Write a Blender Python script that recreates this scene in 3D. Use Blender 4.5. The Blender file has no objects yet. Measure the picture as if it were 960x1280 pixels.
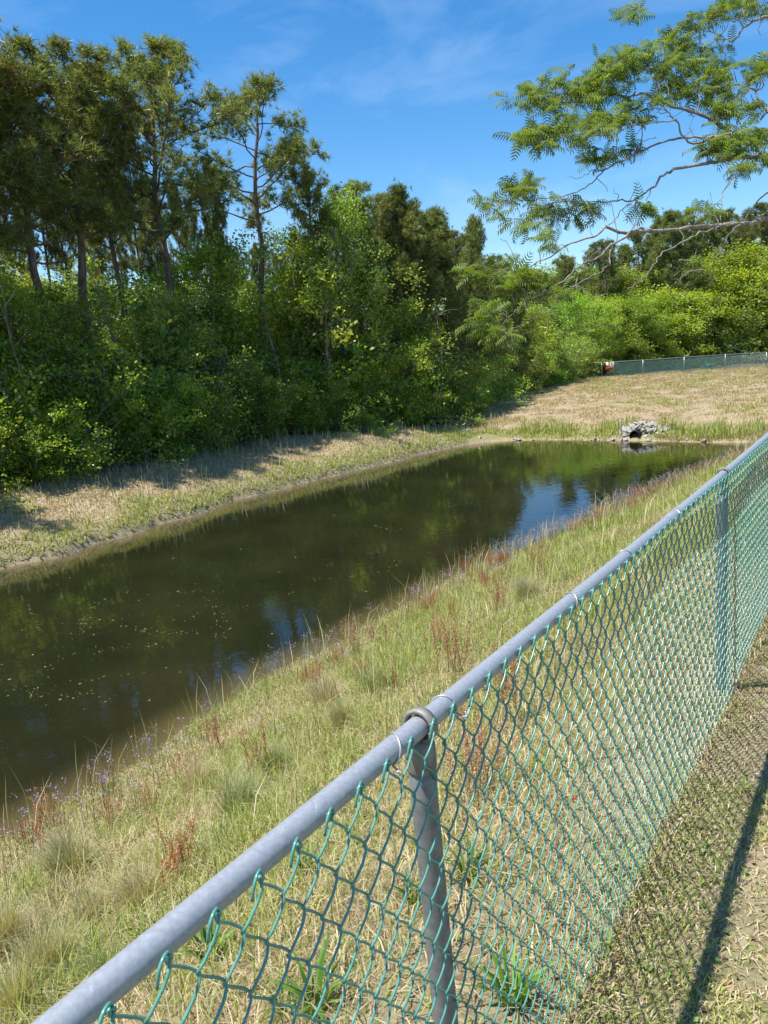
import bpy, math, random
import numpy as np
random.seed(7); rng = np.random.default_rng(7)
sc = bpy.context.scene
C = sc.collection
R = math.radians

# ------------------------------------------------------------------ camera
PITCH, ROLL, HEAD, CAMH = R(11.8), R(3.5), R(34.4), 1.71
CAM = np.array([0.64, 0.0, CAMH])
fw = np.array([-math.sin(HEAD)*math.cos(PITCH), math.cos(HEAD)*math.cos(PITCH), -math.sin(PITCH)])
rt0 = np.array([math.cos(HEAD), math.sin(HEAD), 0.0]); up0 = np.cross(rt0, fw)
RT = rt0*math.cos(ROLL) - up0*math.sin(ROLL); UP = up0*math.cos(ROLL) + rt0*math.sin(ROLL)
from mathutils import Matrix, Vector
cd = bpy.data.cameras.new('camera'); cam = bpy.data.objects.new('camera', cd); C.objects.link(cam)
cam.matrix_world = Matrix(((RT[0], UP[0], -fw[0], CAM[0]), (RT[1], UP[1], -fw[1], CAM[1]), (RT[2], UP[2], -fw[2], CAM[2]), (0, 0, 0, 1)))
cd.sensor_fit = 'VERTICAL'; cd.sensor_height = 24.0; cd.lens = 960/1280*24.0
cd.clip_start = 0.02; cd.clip_end = 3000
sc.camera = cam
def ray(px, py): return fw + RT*(px-480)/960 - UP*(py-640)/960
def at_depth(px, py, d): return CAM + ray(px, py)*d
def at_z(px, py, z):
    r = ray(px, py); return CAM + r*(z-CAM[2])/r[2]

# ------------------------------------------------------------------ world, sun
SUN_EL = 64.5
SV = np.array([-0.56, -0.83]); SV /= np.linalg.norm(SV)
w = bpy.data.worlds.new('World'); sc.world = w; w.use_nodes = True
nt = w.node_tree; nt.nodes.clear(); N = nt.nodes.new; L = nt.links.new
out = N('ShaderNodeOutputWorld'); bg = N('ShaderNodeBackground'); sky = N('ShaderNodeTexSky')
sky.sky_type = 'NISHITA'; sky.sun_disc = False
sky.sun_elevation = R(SUN_EL); sky.sun_rotation = math.atan2(SV[0], SV[1])
sky.air_density = 1.0; sky.dust_density = 0.35; sky.ozone_density = 3.0
hs = N('ShaderNodeHueSaturation'); hs.inputs['Saturation'].default_value = 1.36; hs.inputs['Value'].default_value = 1.0
L(sky.outputs[0], hs.inputs['Color'])
tc = N('ShaderNodeTexCoord'); mp = N('ShaderNodeMapping'); mp.inputs['Scale'].default_value = (1.3, 3.4, 7.0); mp.inputs['Rotation'].default_value = (0.1, 0.25, 0.5); mp.inputs['Location'].default_value = (0.55, 0.3, 0.2)
L(tc.outputs['Generated'], mp.inputs[0])
n1 = N('ShaderNodeTexNoise'); n1.inputs['Scale'].default_value = 1.5; n1.inputs['Detail'].default_value = 9; n1.inputs['Roughness'].default_value = 0.6; n1.inputs['Distortion'].default_value = 0.9
L(mp.outputs[0], n1.inputs['Vector'])
cr = N('ShaderNodeValToRGB'); cr.color_ramp.elements[0].position = 0.48; cr.color_ramp.elements[1].position = 0.85
cr.color_ramp.elements[0].color = (0, 0, 0, 1); cr.color_ramp.elements[1].color = (0.16, 0.16, 0.16, 1)
L(n1.outputs[0], cr.inputs[0])
mx = N('ShaderNodeMixRGB'); mx.inputs['Color2'].default_value = (7.5, 8.3, 9.2, 1)
L(cr.outputs[0], mx.inputs['Fac']); L(hs.outputs[0], mx.inputs['Color1'])
L(mx.outputs[0], bg.inputs[0]); bg.inputs[1].default_value = 0.106
L(bg.outputs[0], out.inputs[0])
sl = bpy.data.lights.new('sun', 'SUN'); so = bpy.data.objects.new('sun', sl); C.objects.link(so)
sl.energy = 4.6; sl.angle = R(0.53); sl.color = (1.0, 0.95, 0.87)
sdir = Vector((SV[0]*math.cos(R(SUN_EL)), SV[1]*math.cos(R(SUN_EL)), math.sin(R(SUN_EL))))
so.rotation_euler = sdir.to_track_quat('Z', 'Y').to_euler(); so.location = (-20, -20, 60)
sc.view_settings.view_transform = 'Standard'; sc.view_settings.look = 'None'; sc.view_settings.exposure = 0.85; sc.view_settings.gamma = 1.0
sc.render.engine = 'CYCLES'
sc.cycles.max_bounces = 8; sc.cycles.transparent_max_bounces = 8; sc.cycles.use_denoising = True
sc.cycles.caustics_reflective = False; sc.cycles.caustics_refractive = False

# ------------------------------------------------------------------ helpers
def S(a, b, x):
    t = np.clip((x-a)/(b-a), 0, 1); return t*t*(3-2*t)
_lat = np.random.default_rng(3).random((256, 256))
def vnoise(x, y, s=1.0, seed=0):
    x = np.asarray(x)/s + seed*17.3; y = np.asarray(y)/s + seed*9.1
    xi = np.floor(x).astype(int); yi = np.floor(y).astype(int); fx = x-xi; fy = y-yi
    fx = fx*fx*(3-2*fx); fy = fy*fy*(3-2*fy)
    g = lambda i, j: _lat[(xi+i) % 256, (yi+j) % 256]
    return (g(0, 0)*(1-fx)+g(1, 0)*fx)*(1-fy) + (g(0, 1)*(1-fx)+g(1, 1)*fx)*fy
def fbm(x, y, s=1.0, seed=0):
    return (vnoise(x, y, s, seed)*.5 + vnoise(x, y, s*.47, seed+1)*.3 + vnoise(x, y, s*.21, seed+2)*.2)

class MB:
    """collects triangles and quads with a colour per vertex; build() links them as ONE mesh object"""
    def __init__(s): s.v = []; s.c = []; s.t = []; s.q = []; s.n = 0
    def add(s, v, tris=None, quads=None, col=(1, 1, 1)):
        v = np.asarray(v, float).reshape(-1, 3); col = np.asarray(col, float)
        if col.ndim == 1: col = np.tile(col, (len(v), 1))
        s.v.append(v); s.c.append(col)
        if tris is not None and len(tris): s.t.append(np.asarray(tris)+s.n)
        if quads is not None and len(quads): s.q.append(np.asarray(quads)+s.n)
        s.n += len(v)
    def mesh(s, name, mat, smooth=False):
        v = np.concatenate(s.v); c = np.concatenate(s.c)
        t = np.concatenate(s.t) if s.t else np.zeros((0, 3), int)
        q = np.concatenate(s.q) if s.q else np.zeros((0, 4), int)
        me = bpy.data.meshes.new(name)
        me.vertices.add(len(v)); me.vertices.foreach_set('co', v.astype(np.float32).ravel())
        li = np.concatenate([t.ravel(), q.ravel()]).astype(np.int32)
        me.loops.add(len(li)); me.loops.foreach_set('vertex_index', li)
        ls = np.concatenate([np.arange(len(t))*3, len(t)*3+np.arange(len(q))*4]).astype(np.int32)
        me.polygons.add(len(ls)); me.polygons.foreach_set('loop_start', ls)
        me.update(calc_edges=True); me.validate()
        if smooth: me.polygons.foreach_set('use_smooth', np.ones(len(ls), bool))
        a = me.color_attributes.new('col', 'FLOAT_COLOR', 'POINT')
        a.data.foreach_set('color', np.concatenate([c, np.ones((len(c), 1))], 1).astype(np.float32).ravel())
        if mat: me.materials.append(mat)
        return me
    def build(s, name, mat, parent=None, smooth=False, **props):
        return link(name, s.mesh(name, mat, smooth), parent, **props)
def link(name, data, parent=None, loc=None, rot=None, scale=None, **props):
    o = bpy.data.objects.new(name, data); C.objects.link(o)
    if parent is not None: o.parent = parent
    if loc is not None: o.location = loc
    if rot is not None: o.rotation_euler = rot
    if scale is not None: o.scale = scale if hasattr(scale, '__len__') else (scale,)*3
    for k, v in props.items():
        if v is not None: o[k] = v
    return o
def thing(name, label, cat, loc=(0, 0, 0), rz=0, scale=1, group=None):
    o = link(name, None, None, loc, (0, 0, rz), scale, label=label, category=cat, group=group)
    o.empty_display_size = 0.2
    return o
def dup(root, loc, rz=0, scale=1, label=None, group=None, tilt=(0, 0), mats=None):
    r = root.copy(); C.objects.link(r); r.location = loc; r.rotation_euler = (tilt[0], tilt[1], rz)
    r.scale = scale if hasattr(scale, '__len__') else (scale,)*3
    if label: r['label'] = label
    if group: r['group'] = group
    for ch in root.children:
        c = ch.copy(); C.objects.link(c); c.parent = r
        nm = ch.name.split('.')[0]
        if mats and nm in mats: c.material_slots[0].link = 'OBJECT'; c.material_slots[0].material = mats[nm]
        for g in ch.children:
            d = g.copy(); C.objects.link(d); d.parent = c
    return r
def frame(d):
    d = d/np.linalg.norm(d); a = np.array([0, 0, 1.0]) if abs(d[2]) < .9 else np.array([1.0, 0, 0])
    u = np.cross(a, d); u /= np.linalg.norm(u); return u, np.cross(d, u)
def tube(mb, pts, rad, sides=6, col=(1, 1, 1), cap=False):
    pts = np.asarray(pts, float); n = len(pts); rad = np.broadcast_to(np.asarray(rad, float), (n,))
    tan = np.gradient(pts, axis=0); tan /= np.linalg.norm(tan, axis=1)[:, None]+1e-12
    u, v = frame(tan[0]); us = np.empty((n, 3)); us[0] = u
    for i in range(1, n):
        u = us[i-1]-tan[i]*np.dot(us[i-1], tan[i]); us[i] = u/(np.linalg.norm(u)+1e-12)
    vs = np.cross(tan, us)
    a = np.arange(sides)*2*math.pi/sides
    ring = pts[:, None]+rad[:, None, None]*(np.cos(a)[None, :, None]*us[:, None]+np.sin(a)[None, :, None]*vs[:, None])
    i = np.arange(n-1)[:, None]*sides; j = np.arange(sides)[None]; j2 = (j+1) % sides
    q = np.stack([i+j, i+j2, i+sides+j2, i+sides+j], -1).reshape(-1, 4)
    tr = []
    V = ring.reshape(-1, 3)
    if cap:
        V = np.concatenate([V, pts[:1], pts[-1:]]); b = n*sides
        tr = [(b, (k+1) % sides, k) for k in range(sides)] + [(b+1, (n-1)*sides+k, (n-1)*sides+(k+1) % sides) for k in range(sides)]
    mb.add(V, tr, q, col)
def spline(P, n):
    P = np.asarray(P, float); m = len(P); t = np.linspace(0, m-1, n); i = np.clip(t.astype(int), 0, m-2); f = (t-i)[:, None]
    p0 = P[np.clip(i-1, 0, m-1)]; p1 = P[i]; p2 = P[i+1]; p3 = P[np.clip(i+2, 0, m-1)]
    return .5*((2*p1)+(-p0+p2)*f+(2*p0-5*p1+4*p2-p3)*f*f+(-p0+3*p1-3*p2+p3)*f**3)
def bx(mb, x0, x1, y0, y1, z0, z1, col=(1, 1, 1)):
    v = [(x, y, z) for z in (z0, z1) for y in (y0, y1) for x in (x0, x1)]
    mb.add(v, None, [(0, 2, 3, 1), (4, 5, 7, 6), (0, 1, 5, 4), (2, 6, 7, 3), (0, 4, 6, 2), (1, 3, 7, 5)], col)

# ------------------------------------------------------------------ materials
def mat(name, base=(.5, .5, .5), rough=.8, spec=.3, metal=0.0):
    m = bpy.data.materials.new(name); m.use_nodes = True; b = m.node_tree.nodes['Principled BSDF']
    b.inputs['Base Color'].default_value = (*base, 1); b.inputs['Roughness'].default_value = rough
    b.inputs['Specular IOR Level'].default_value = spec; b.inputs['Metallic'].default_value = metal
    return m, m.node_tree, b
def noise_mat(name, c1, c2, scale, rough=.85, bump=.3, detail=8, spec=.2, stretch=None, c3=None, dist=0.02, metal=0):
    m, t, b = mat(name, c1, rough, spec, metal)
    tc = t.nodes.new('ShaderNodeTexCoord'); n = t.nodes.new('ShaderNodeTexNoise'); n.inputs['Scale'].default_value = scale; n.inputs['Detail'].default_value = detail
    n.inputs['Roughness'].default_value = .65
    src = tc.outputs['Object']
    if stretch:
        mp = t.nodes.new('ShaderNodeMapping'); mp.inputs['Scale'].default_value = stretch; t.links.new(src, mp.inputs[0]); src = mp.outputs[0]
    t.links.new(src, n.inputs['Vector'])
    r = t.nodes.new('ShaderNodeValToRGB'); r.color_ramp.elements[0].position = .32; r.color_ramp.elements[1].position = .68
    r.color_ramp.elements[0].color = (*c1, 1); r.color_ramp.elements[1].color = (*c2, 1)
    if c3:
        e = r.color_ramp.elements.new(.8); e.color = (*c3, 1)
    t.links.new(n.outputs[0], r.inputs[0]); t.links.new(r.outputs[0], b.inputs['Base Color'])
    bp = t.nodes.new('ShaderNodeBump'); bp.inputs['Strength'].default_value = bump; bp.inputs['Distance'].default_value = dist
    t.links.new(n.outputs[0], bp.inputs['Height']); t.links.new(bp.outputs[0], b.inputs['Normal'])
    return m
def leaf_mat(name, tint, trans=.35, rough=.45, gloss=.35, var=.25, hue=.03):
    """leaf colour = vertex colour x tint, varied a little per plant; part of the light passes through"""
    m = bpy.data.materials.new(name); m.use_nodes = True; t = m.node_tree; t.nodes.clear(); Nn = t.nodes.new; K = t.links.new
    o = Nn('ShaderNodeOutputMaterial'); at = Nn('ShaderNodeAttribute'); at.attribute_name = 'col'
    mul = Nn('ShaderNodeMixRGB'); mul.blend_type = 'MULTIPLY'; mul.inputs[0].default_value = 1; mul.inputs[2].default_value = (*tint, 1)
    K(at.outputs['Color'], mul.inputs[1])
    oi = Nn('ShaderNodeObjectInfo'); hs = Nn('ShaderNodeHueSaturation')
    mr = Nn('ShaderNodeMapRange'); mr.inputs['To Min'].default_value = 1-var; mr.inputs['To Max'].default_value = 1+var; K(oi.outputs['Random'], mr.inputs[0])
    ml = Nn('ShaderNodeMath'); ml.operation = 'MULTIPLY'; ml.inputs[1].default_value = 7.31; K(oi.outputs['Random'], ml.inputs[0])
    fr = Nn('ShaderNodeMath'); fr.operation = 'FRACT'; K(ml.outputs[0], fr.inputs[0])
    mh = Nn('ShaderNodeMapRange'); mh.inputs['To Min'].default_value = .5-hue; mh.inputs['To Max'].default_value = .5+hue*.6; K(fr.outputs[0], mh.inputs[0])
    K(mr.outputs[0], hs.inputs['Value']); K(mh.outputs[0], hs.inputs['Hue']); K(mul.outputs[0], hs.inputs['Color'])
    p = Nn('ShaderNodeBsdfPrincipled'); p.inputs['Roughness'].default_value = rough; p.inputs['Specular IOR Level'].default_value = gloss
    K(hs.outputs[0], p.inputs['Base Color'])
    tr = Nn('ShaderNodeBsdfTranslucent'); g = Nn('ShaderNodeMixRGB'); g.blend_type = 'MULTIPLY'; g.inputs[0].default_value = 1; g.inputs[2].default_value = (1.55, 1.4, .5, 1)
    K(hs.outputs[0], g.inputs[1]); K(g.outputs[0], tr.inputs[0])
    mxs = Nn('ShaderNodeMixShader'); mxs.inputs[0].default_value = trans; K(p.outputs[0], mxs.inputs[1]); K(tr.outputs[0], mxs.inputs[2]); K(mxs.outputs[0], o.inputs[0])
    return m
M_LEAF = leaf_mat('leaf_green', (1.2, 1.22, 1.1), .5, .36, .55)
M_LEAF_YG = leaf_mat('leaf_yellow_green', (1.3, 1.3, .9), .46)
M_LEAF_BR = leaf_mat('leaf_bright', (1.4, 1.5, .95), .5, .38, .5)
M_LEAF_DK = leaf_mat('leaf_dark', (.8, .92, .85), .36)
M_LEAF_PL = leaf_mat('leaf_pale', (1.5, 1.45, 1.5), .45, .34, .6)
M_LEAF_OL = leaf_mat('leaf_olive', (1.0, .92, .8), .4)
M_NEEDLE = leaf_mat('pine_needle', (1, 1, 1), .38, .4, .4, .18, .015)
M_MIM = leaf_mat('mimosa_leaflet', (1, 1, 1), .5, .5, .3, .12, .015)
M_GRASS = leaf_mat('grass_blade', (1, 1, 1), .3, .5, .3, 0, 0)
M_PLANT = leaf_mat('weed', (1, 1, 1), .3, .5, .3, .15, .01)
M_BARK = noise_mat('pine_bark', (.06, .047, .038), (.22, .175, .14), 9, .9, 1.0, stretch=(1, 1, .3), dist=.05)
M_BARK2 = noise_mat('grey_bark', (.10, .088, .072), (.30, .275, .24), 7, .9, .7, stretch=(1, 1, .5), dist=.03)
M_BARKM = noise_mat('mimosa_bark', (.12, .105, .09), (.36, .33, .29), 9, .85, .5, dist=.02)
M_STEEL = noise_mat('galvanised_steel', (.27, .29, .315), (.36, .385, .415), 130, .42, .12, 6, .5, c3=(.48, .505, .54), dist=.001, metal=.25)
M_STEEL2 = noise_mat('weathered_steel', (.14, .15, .155), (.24, .25, .255), 40, .55, .15, 6, .4, dist=.001, metal=.3)
M_WEATHER = None
M_CAP = noise_mat('cast_cap', (.16, .155, .14), (.30, .29, .26), 60, .6, .3, 5, .4, dist=.001, metal=.3)
M_TIE = noise_mat('aluminium_tie', (.32, .33, .33), (.48, .49, .50), 40, .35, .05, 3, .5, dist=.001, metal=.5)
M_VINYL = noise_mat('green_vinyl', (.06, .21, .17), (.10, .32, .26), 60, .26, .1, 5, .7, dist=.0006)
M_STONE = noise_mat('riprap_stone', (.17, .165, .15), (.50, .485, .455), 6, .85, .6, c3=(.70, .68, .65), dist=.03)
M_PIPE = noise_mat('black_pipe', (.012, .012, .012), (.03, .03, .03), 12, .6, .2)

# ------------------------------------------------------------------ terrain
WZ = -1.79
def x_near(y): return np.interp(y, [-9, 3, 7.5, 10, 15, 19, 25, 32, 60], [-4.6, -4.75, -4.95, -4.85, -4.3, -3.6, -2.3, -1.4, -1.3]) + .22*(vnoise(y, y*0, 1.7, 5)-.5)+.12*(vnoise(y, y*0, .5, 6)-.5)
def x_left(y): return np.interp(y, [-9, 7, 13, 18, 22, 26], [-12.6, -12.8, -13.1, -12.85, -13.15, -12.4]) + .9*(vnoise(y, y*0, 3.1, 7)-.5) + .3*(vnoise(y, y*0, .9, 9)-.5)
def y_far(x): return np.interp(x, [-13, -12.4, -9.5, -4, -2], [25.4, 25.9, 26.45, 26.3, 26.2]) + .25*(vnoise(x, x*0, 1.3, 8)-.5)
def inside(x, y):
    a = np.stack([x_near(y)-x, x-x_left(y), y_far(x)-y, y+9.0]); k = 1.6
    m = a.min(0); return m - np.log(np.exp(-(a-m)*k).sum(0))/k*1.0
def height(x, y):
    x = np.asarray(x, float); y = np.asarray(y, float)
    s = inside(x, y); d = np.maximum(-s, 0); xn = x_near(y)
    r = np.clip((x-xn)/(-0.4-xn), 0, 1); zn = WZ + 1.79*r**1.08
    wl = S(-11.5, -13.5, x)*S(28, 22, y)
    zf = WZ + (.34+.40*wl)*(1-np.exp(-d/1.3)) + .30*S(0, 30, y-26) + 1.1*S(-7, 3, x)*S(40, 20, y)
    zf = zf + 0.16*S(0, 8, y-28)*S(60, 40, y)
    wgt = np.maximum(S(22, 31, y), S(4.2, 6.5, -x))
    z = zn*(1-wgt) + zf*wgt
    z = z + (fbm(x, y, 1.6, 11)-.5)*(.16+.2*S(-11, -13, x)*S(28, 22, y))*np.clip(d/1.5, 0, 1)*S(.6, -.8, x) + (fbm(x, y, .35, 12)-.5)*.05*np.clip(d, 0, 1)
    z = z + (.05+.12*fbm(x, y, .6, 14))*S(0, .12, d)*S(-11.6, -12.2, x)*S(27, 25, y)
    z = z + .26*np.exp(-(((x+6.95)/.75)**2+((y-27.45)/.6)**2))
    z = np.where(s > 0, WZ-.9*(1-np.exp(-s/1.3))-.01, np.maximum(z, WZ+.012*np.clip(d/.05, 0, 1)))
    return z
def H1(x, y): return float(height(np.array([x]), np.array([y]))[0])
def steps(a, b, s0): return list(np.arange(a, b, s0))
gx = [-600, -300, -160, -100, -70, -50, -40, -33, -28, -24.5, -22, -20.5] + steps(-19.5, -13.6, .22) + steps(-13.6, -11.8, .1) + steps(-11.8, -6.4, .4) + steps(-6.4, 2.2, .085) + [2.3, 2.6, 3, 3.6, 4.5, 6, 8, 11, 15, 20, 28, 40, 60, 100, 160, 300, 600]
gy = [-600, -300, -160, -90, -50, -30, -20, -14, -11, -9.5, -8.5, -7, -5, -3.5, -2.5, -1.8, -1.2, -.8] + steps(-.5, 9, .09) + steps(9, 28.5, .17) + steps(28.5, 68, .5) + [69, 71, 74, 79, 86, 95, 110, 140, 200, 330, 700]
gx = np.array(gx); gy = np.array(gy)
X, Y = np.meshgrid(gx, gy); Xf, Yf = X.ravel(), Y.ravel(); Z = height(Xf, Yf)
tline = lambda y: np.interp(y, [-10, 9, 15, 20, 24, 27, 36, 57], [-16.6, -16.4, -16.4, -16.1, -15.0, -14.2, -15.9, -18.5])
def zones(x, y):
    """green, sand, wood in 0..1: what grows at a point"""
    s = inside(x, y); d = np.maximum(-s, 0); tl = tline(y)
    wood = np.maximum(S(.3, -1.0, x-tl)*S(62, 58, y), S(-.5, 1.5, y-(57.4+(x+18.2)*.68)))
    sand = S(.15, .02, d)*S(-10, -12, x) + S(.5, .1, d)*S(25, 26.5, y)*.8
    near = S(-8, -6.3, x)*S(24, 20, y)
    fringe = S(2.2, .9, d+fbm(x, y, 2, 21)*1.0-.4)
    green = np.where(x > -8, 0, S(1.5, .3, d+fbm(x, y, 1.5, 24)*1.3-.4)*.85); green = np.where(y > 25, fringe, green)
    nb = .35+.9*(fbm(x, y, 1.4, 22)-.35)+.25*S(7, 14, y)
    green = green*(1-near)+near*np.clip(nb, 0, 1)
    path = S(-.25, .15, x)*S(24, 20, y)
    green = green*(1-path)+path*np.clip((fbm(x, y, .55, 23)-.40)*3.0, 0, 1)
    return np.clip(green, 0, 1), np.clip(sand, 0, 1), np.clip(wood, 0, 1)
ga, sa, wa = zones(Xf, Yf)
mb = MB(); nx = len(gx); ny = len(gy)
i, j = np.meshgrid(np.arange(nx-1), np.arange(ny-1)); a0 = (j*nx+i).ravel()
mb.add(np.stack([Xf, Yf, Z], 1), None, np.stack([a0, a0+1, a0+nx+1, a0+nx], 1), np.stack([ga, sa, wa], 1))
def ground_mat():
    m, t, b = mat('ground', rough=.95, spec=.1); Nn = t.nodes.new; K = t.links.new
    at = Nn('ShaderNodeAttribute'); at.attribute_name = 'col'; sp = Nn('ShaderNodeSeparateColor'); K(at.outputs['Color'], sp.inputs[0])
    tc = Nn('ShaderNodeTexCoord')
    def nz(scale, det, lo, hi, ca, cb):
        n = Nn('ShaderNodeTexNoise'); n.inputs['Scale'].default_value = scale; n.inputs['Detail'].default_value = det; n.inputs['Roughness'].default_value = .7; K(tc.outputs['Object'], n.inputs['Vector'])
        r = Nn('ShaderNodeValToRGB'); r.color_ramp.elements[0].position = lo; r.color_ramp.elements[1].position = hi; r.color_ramp.elements[0].color = (*ca, 1); r.color_ramp.elements[1].color = (*cb, 1)
        K(n.outputs[0], r.inputs[0]); return n, r
    n1, dry = nz(26, 10, .36, .66, (.23, .175, .11), (.48, .39, .265))
    n2, gre = nz(18, 8, .35, .65, (.10, .11, .035), (.22, .25, .08))
    n3, sand = nz(9, 8, .3, .7, (.22, .17, .10), (.42, .35, .23))
    n4, wood = nz(7, 8, .3, .7, (.05, .035, .022), (.16, .11, .07))
    def mixc(f, a, bb):
        x = Nn('ShaderNodeMixRGB'); K(f, x.inputs[0]); K(a, x.inputs[1]); K(bb, x.inputs[2]); return x.outputs[0]
    mm = Nn('ShaderNodeMath'); mm.operation = 'MULTIPLY'; mm.inputs[1].default_value = .7; K(sp.outputs[0], mm.inputs[0])
    c = mixc(mm.outputs[0], dry.outputs[0], gre.outputs[0]); c = mixc(sp.outputs[1], c, sand.outputs[0]); c = mixc(sp.outputs[2], c, wood.outputs[0])
    K(c, b.inputs['Base Color'])
    bp = Nn('ShaderNodeBump'); bp.inputs['Strength'].default_value = .9; bp.inputs['Distance'].default_value = .03; K(n1.outputs[0], bp.inputs['Height']); K(bp.outputs[0], b.inputs['Normal'])
    return m
mb.build('ground', ground_mat(), smooth=True, kind='structure')

# ------------------------------------------------------------------ water
def water_mat():
    m, t, b = mat('pond_water', (.02, .02, .008), .03, .5); Nn = t.nodes.new; K = t.links.new
    b.inputs['IOR'].default_value = 1.5
    tc = Nn('ShaderNodeTexCoord')
    n = Nn('ShaderNodeTexNoise'); n.inputs['Scale'].default_value = .5; n.inputs['Detail'].default_value = 5; K(tc.outputs['Object'], n.inputs['Vector'])
    r = Nn('ShaderNodeValToRGB'); r.color_ramp.elements[0].position = .35; r.color_ramp.elements[1].position = .7
    r.color_ramp.elements[0].color = (.0115, .013, .0055, 1); r.color_ramp.elements[1].color = (.022, .0215, .0085, 1); K(n.outputs[0], r.inputs[0])
    at = Nn('ShaderNodeAttribute'); at.attribute_name = 'col'; sp = Nn('ShaderNodeSeparateColor'); K(at.outputs['Color'], sp.inputs[0])
    x = Nn('ShaderNodeMixRGB'); K(sp.outputs[0], x.inputs[0]); K(r.outputs[0], x.inputs[1]); x.inputs[2].default_value = (.11, .085, .035, 1)
    K(x.outputs[0], b.inputs['Base Color'])
    n2 = Nn('ShaderNodeTexNoise'); n2.inputs['Scale'].default_value = 5.5; n2.inputs['Detail'].default_value = 3; n2.inputs['Distortion'].default_value = .6
    mp = Nn('ShaderNodeMapping'); mp.inputs['Scale'].default_value = (1.0, .8, 1); mp.inputs['Rotation'].default_value = (0, 0, .6); K(tc.outputs['Object'], mp.inputs[0]); K(mp.outputs[0], n2.inputs['Vector'])
    bp = Nn('ShaderNodeBump'); bp.inputs['Strength'].default_value = .035; bp.inputs['Distance'].default_value = .06; K(n2.outputs[0], bp.inputs['Height']); K(bp.outputs[0], b.inputs['Normal'])
    return m
wx = np.arange(-14.2, -.9, .16); wy = np.arange(-9.4, 27.4, .16); WX, WY = np.meshgrid(wx, wy); si = inside(WX.ravel(), WY.ravel())
sh = S(.75, .0, si)*.9; mb = MB(); i, j = np.meshgrid(np.arange(len(wx)-1), np.arange(len(wy)-1)); a0 = (j*len(wx)+i).ravel(); n_ = len(wx)
keep = si[a0] > -.6
mb.add(np.stack([WX.ravel(), WY.ravel(), np.full(WX.size, WZ)], 1), None, np.stack([a0, a0+1, a0+n_+1, a0+n_], 1)[keep], np.stack([sh]*3, 1))
mb.build('water', water_mat(), smooth=True, kind='structure')

# ------------------------------------------------------------------ trees
def unit(v): return v/(np.linalg.norm(v, axis=-1, keepdims=True)+1e-9)
def leaves(mb, P, n_per, spread, size, col, rg, up=.5, dirs=None, jit=.3):
    """small folded leaf faces round each point of P"""
    n = len(P)*n_per; p = np.repeat(P, n_per, 0)+unit(rg.normal(size=(n, 3)))*(rg.random((n, 1))**.6)*spread*np.array([1, 1, .7])
    nrm = unit(rg.normal(size=(n, 3))+np.array([0, 0, up*2.0])); d = unit(np.cross(nrm, rg.normal(size=(n, 3)))); sdv = np.cross(nrm, d)
    s = size*(.6+.8*rg.random((n, 1)))
    b = p-d*s*.5; t = p+d*s*.5-nrm*s*.12; l = p+sdv*s*.32; r = p-sdv*s*.32
    V = np.stack([b, r, t, l], 1).reshape(-1, 3)
    k = np.arange(n)*4; q = np.stack([k, k+1, k+2, k+3], 1)
    c = np.array(col)*(1+jit*(rg.random((n, 1))*2-1)); c[:, 0:1] *= (1+.25*(rg.random((n, 1))*2-1)); mb.add(V, None, q, np.repeat(c, 4, 0))
def limb(rg, p, d, ln, n=6, bend=.25, rise=.1):
    pts = [p]; d = d/np.linalg.norm(d)
    for k in range(n-1):
        d = unit(d+rg.normal(size=3)*bend/n**.5+np.array([0, 0, rise/n])); pts.append(pts[-1]+d*ln/(n-1))
    return np.array(pts), d
def broadleaf(seed, Hh, Rr, base=.12, leafsize=.10, n_limb=21, per=104, lean=.0, spread=.5, col=(.195, .27, .058)):
    """trunk, limbs and a crown of leaf clumps"""
    rg = np.random.default_rng(seed); tk = MB(); cr_ = MB(); tips = []
    n = 12; t = np.linspace(0, 1, n); trunk = np.stack([np.cumsum(rg.normal(size=n)*.03*Hh/6)+lean*t, np.cumsum(rg.normal(size=n)*.03*Hh/6), t*Hh*.93-.25], 1)
    r0 = .016*Hh+.02; tube(tk, trunk, r0*(1-t*.85)+.008, 7)
    for k in range(n_limb):
        f = base+(.97-base)*(k+rg.random())/n_limb; i = min(int(f*(n-1)), n-2); p = trunk[i]+(trunk[i+1]-trunk[i])*(f*(n-1)-i)
        a = k*2.4+rg.random(); env = math.sin(math.pi*min(1, (f-base*.55)/(1-base*.55)*.82+.12))**.8
        ln = Rr*env*(.75+.45*rg.random()); d = np.array([math.cos(a), math.sin(a), .45+.7*f*rg.random()])
        pts, de = limb(rg, p, d, ln, 7, .5, .5); rr = r0*(1-f*.75)*.55
        tube(tk, pts, np.linspace(rr, rr*.25, 7)+.004, 5)
        for m in range(6):
            g = .25+.75*(m+rg.random())/6; ii = min(int(g*6), 5); q = pts[ii]+(pts[ii+1]-pts[ii])*(g*6-ii)
            p2, d2 = limb(rg, q, unit(de+rg.normal(size=3)*.9+np.array([0, 0, .1])), ln*.42*(.6+.6*rg.random())+.15, 4, .5, .2)
            tube(tk, p2, np.linspace(rr*.3, .004, 4)+.003, 3)
            tips.extend([p2[1], p2[2], p2[3], p2[3]+rg.normal(size=3)*.15])
    tips.append(trunk[-1]); P = np.array(tips)
    leaves(cr_, P, per//4, spread, leafsize, col, rg)
    return tk.mesh('trunk', M_BARK2, True), cr_.mesh('crown', M_LEAF)
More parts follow.
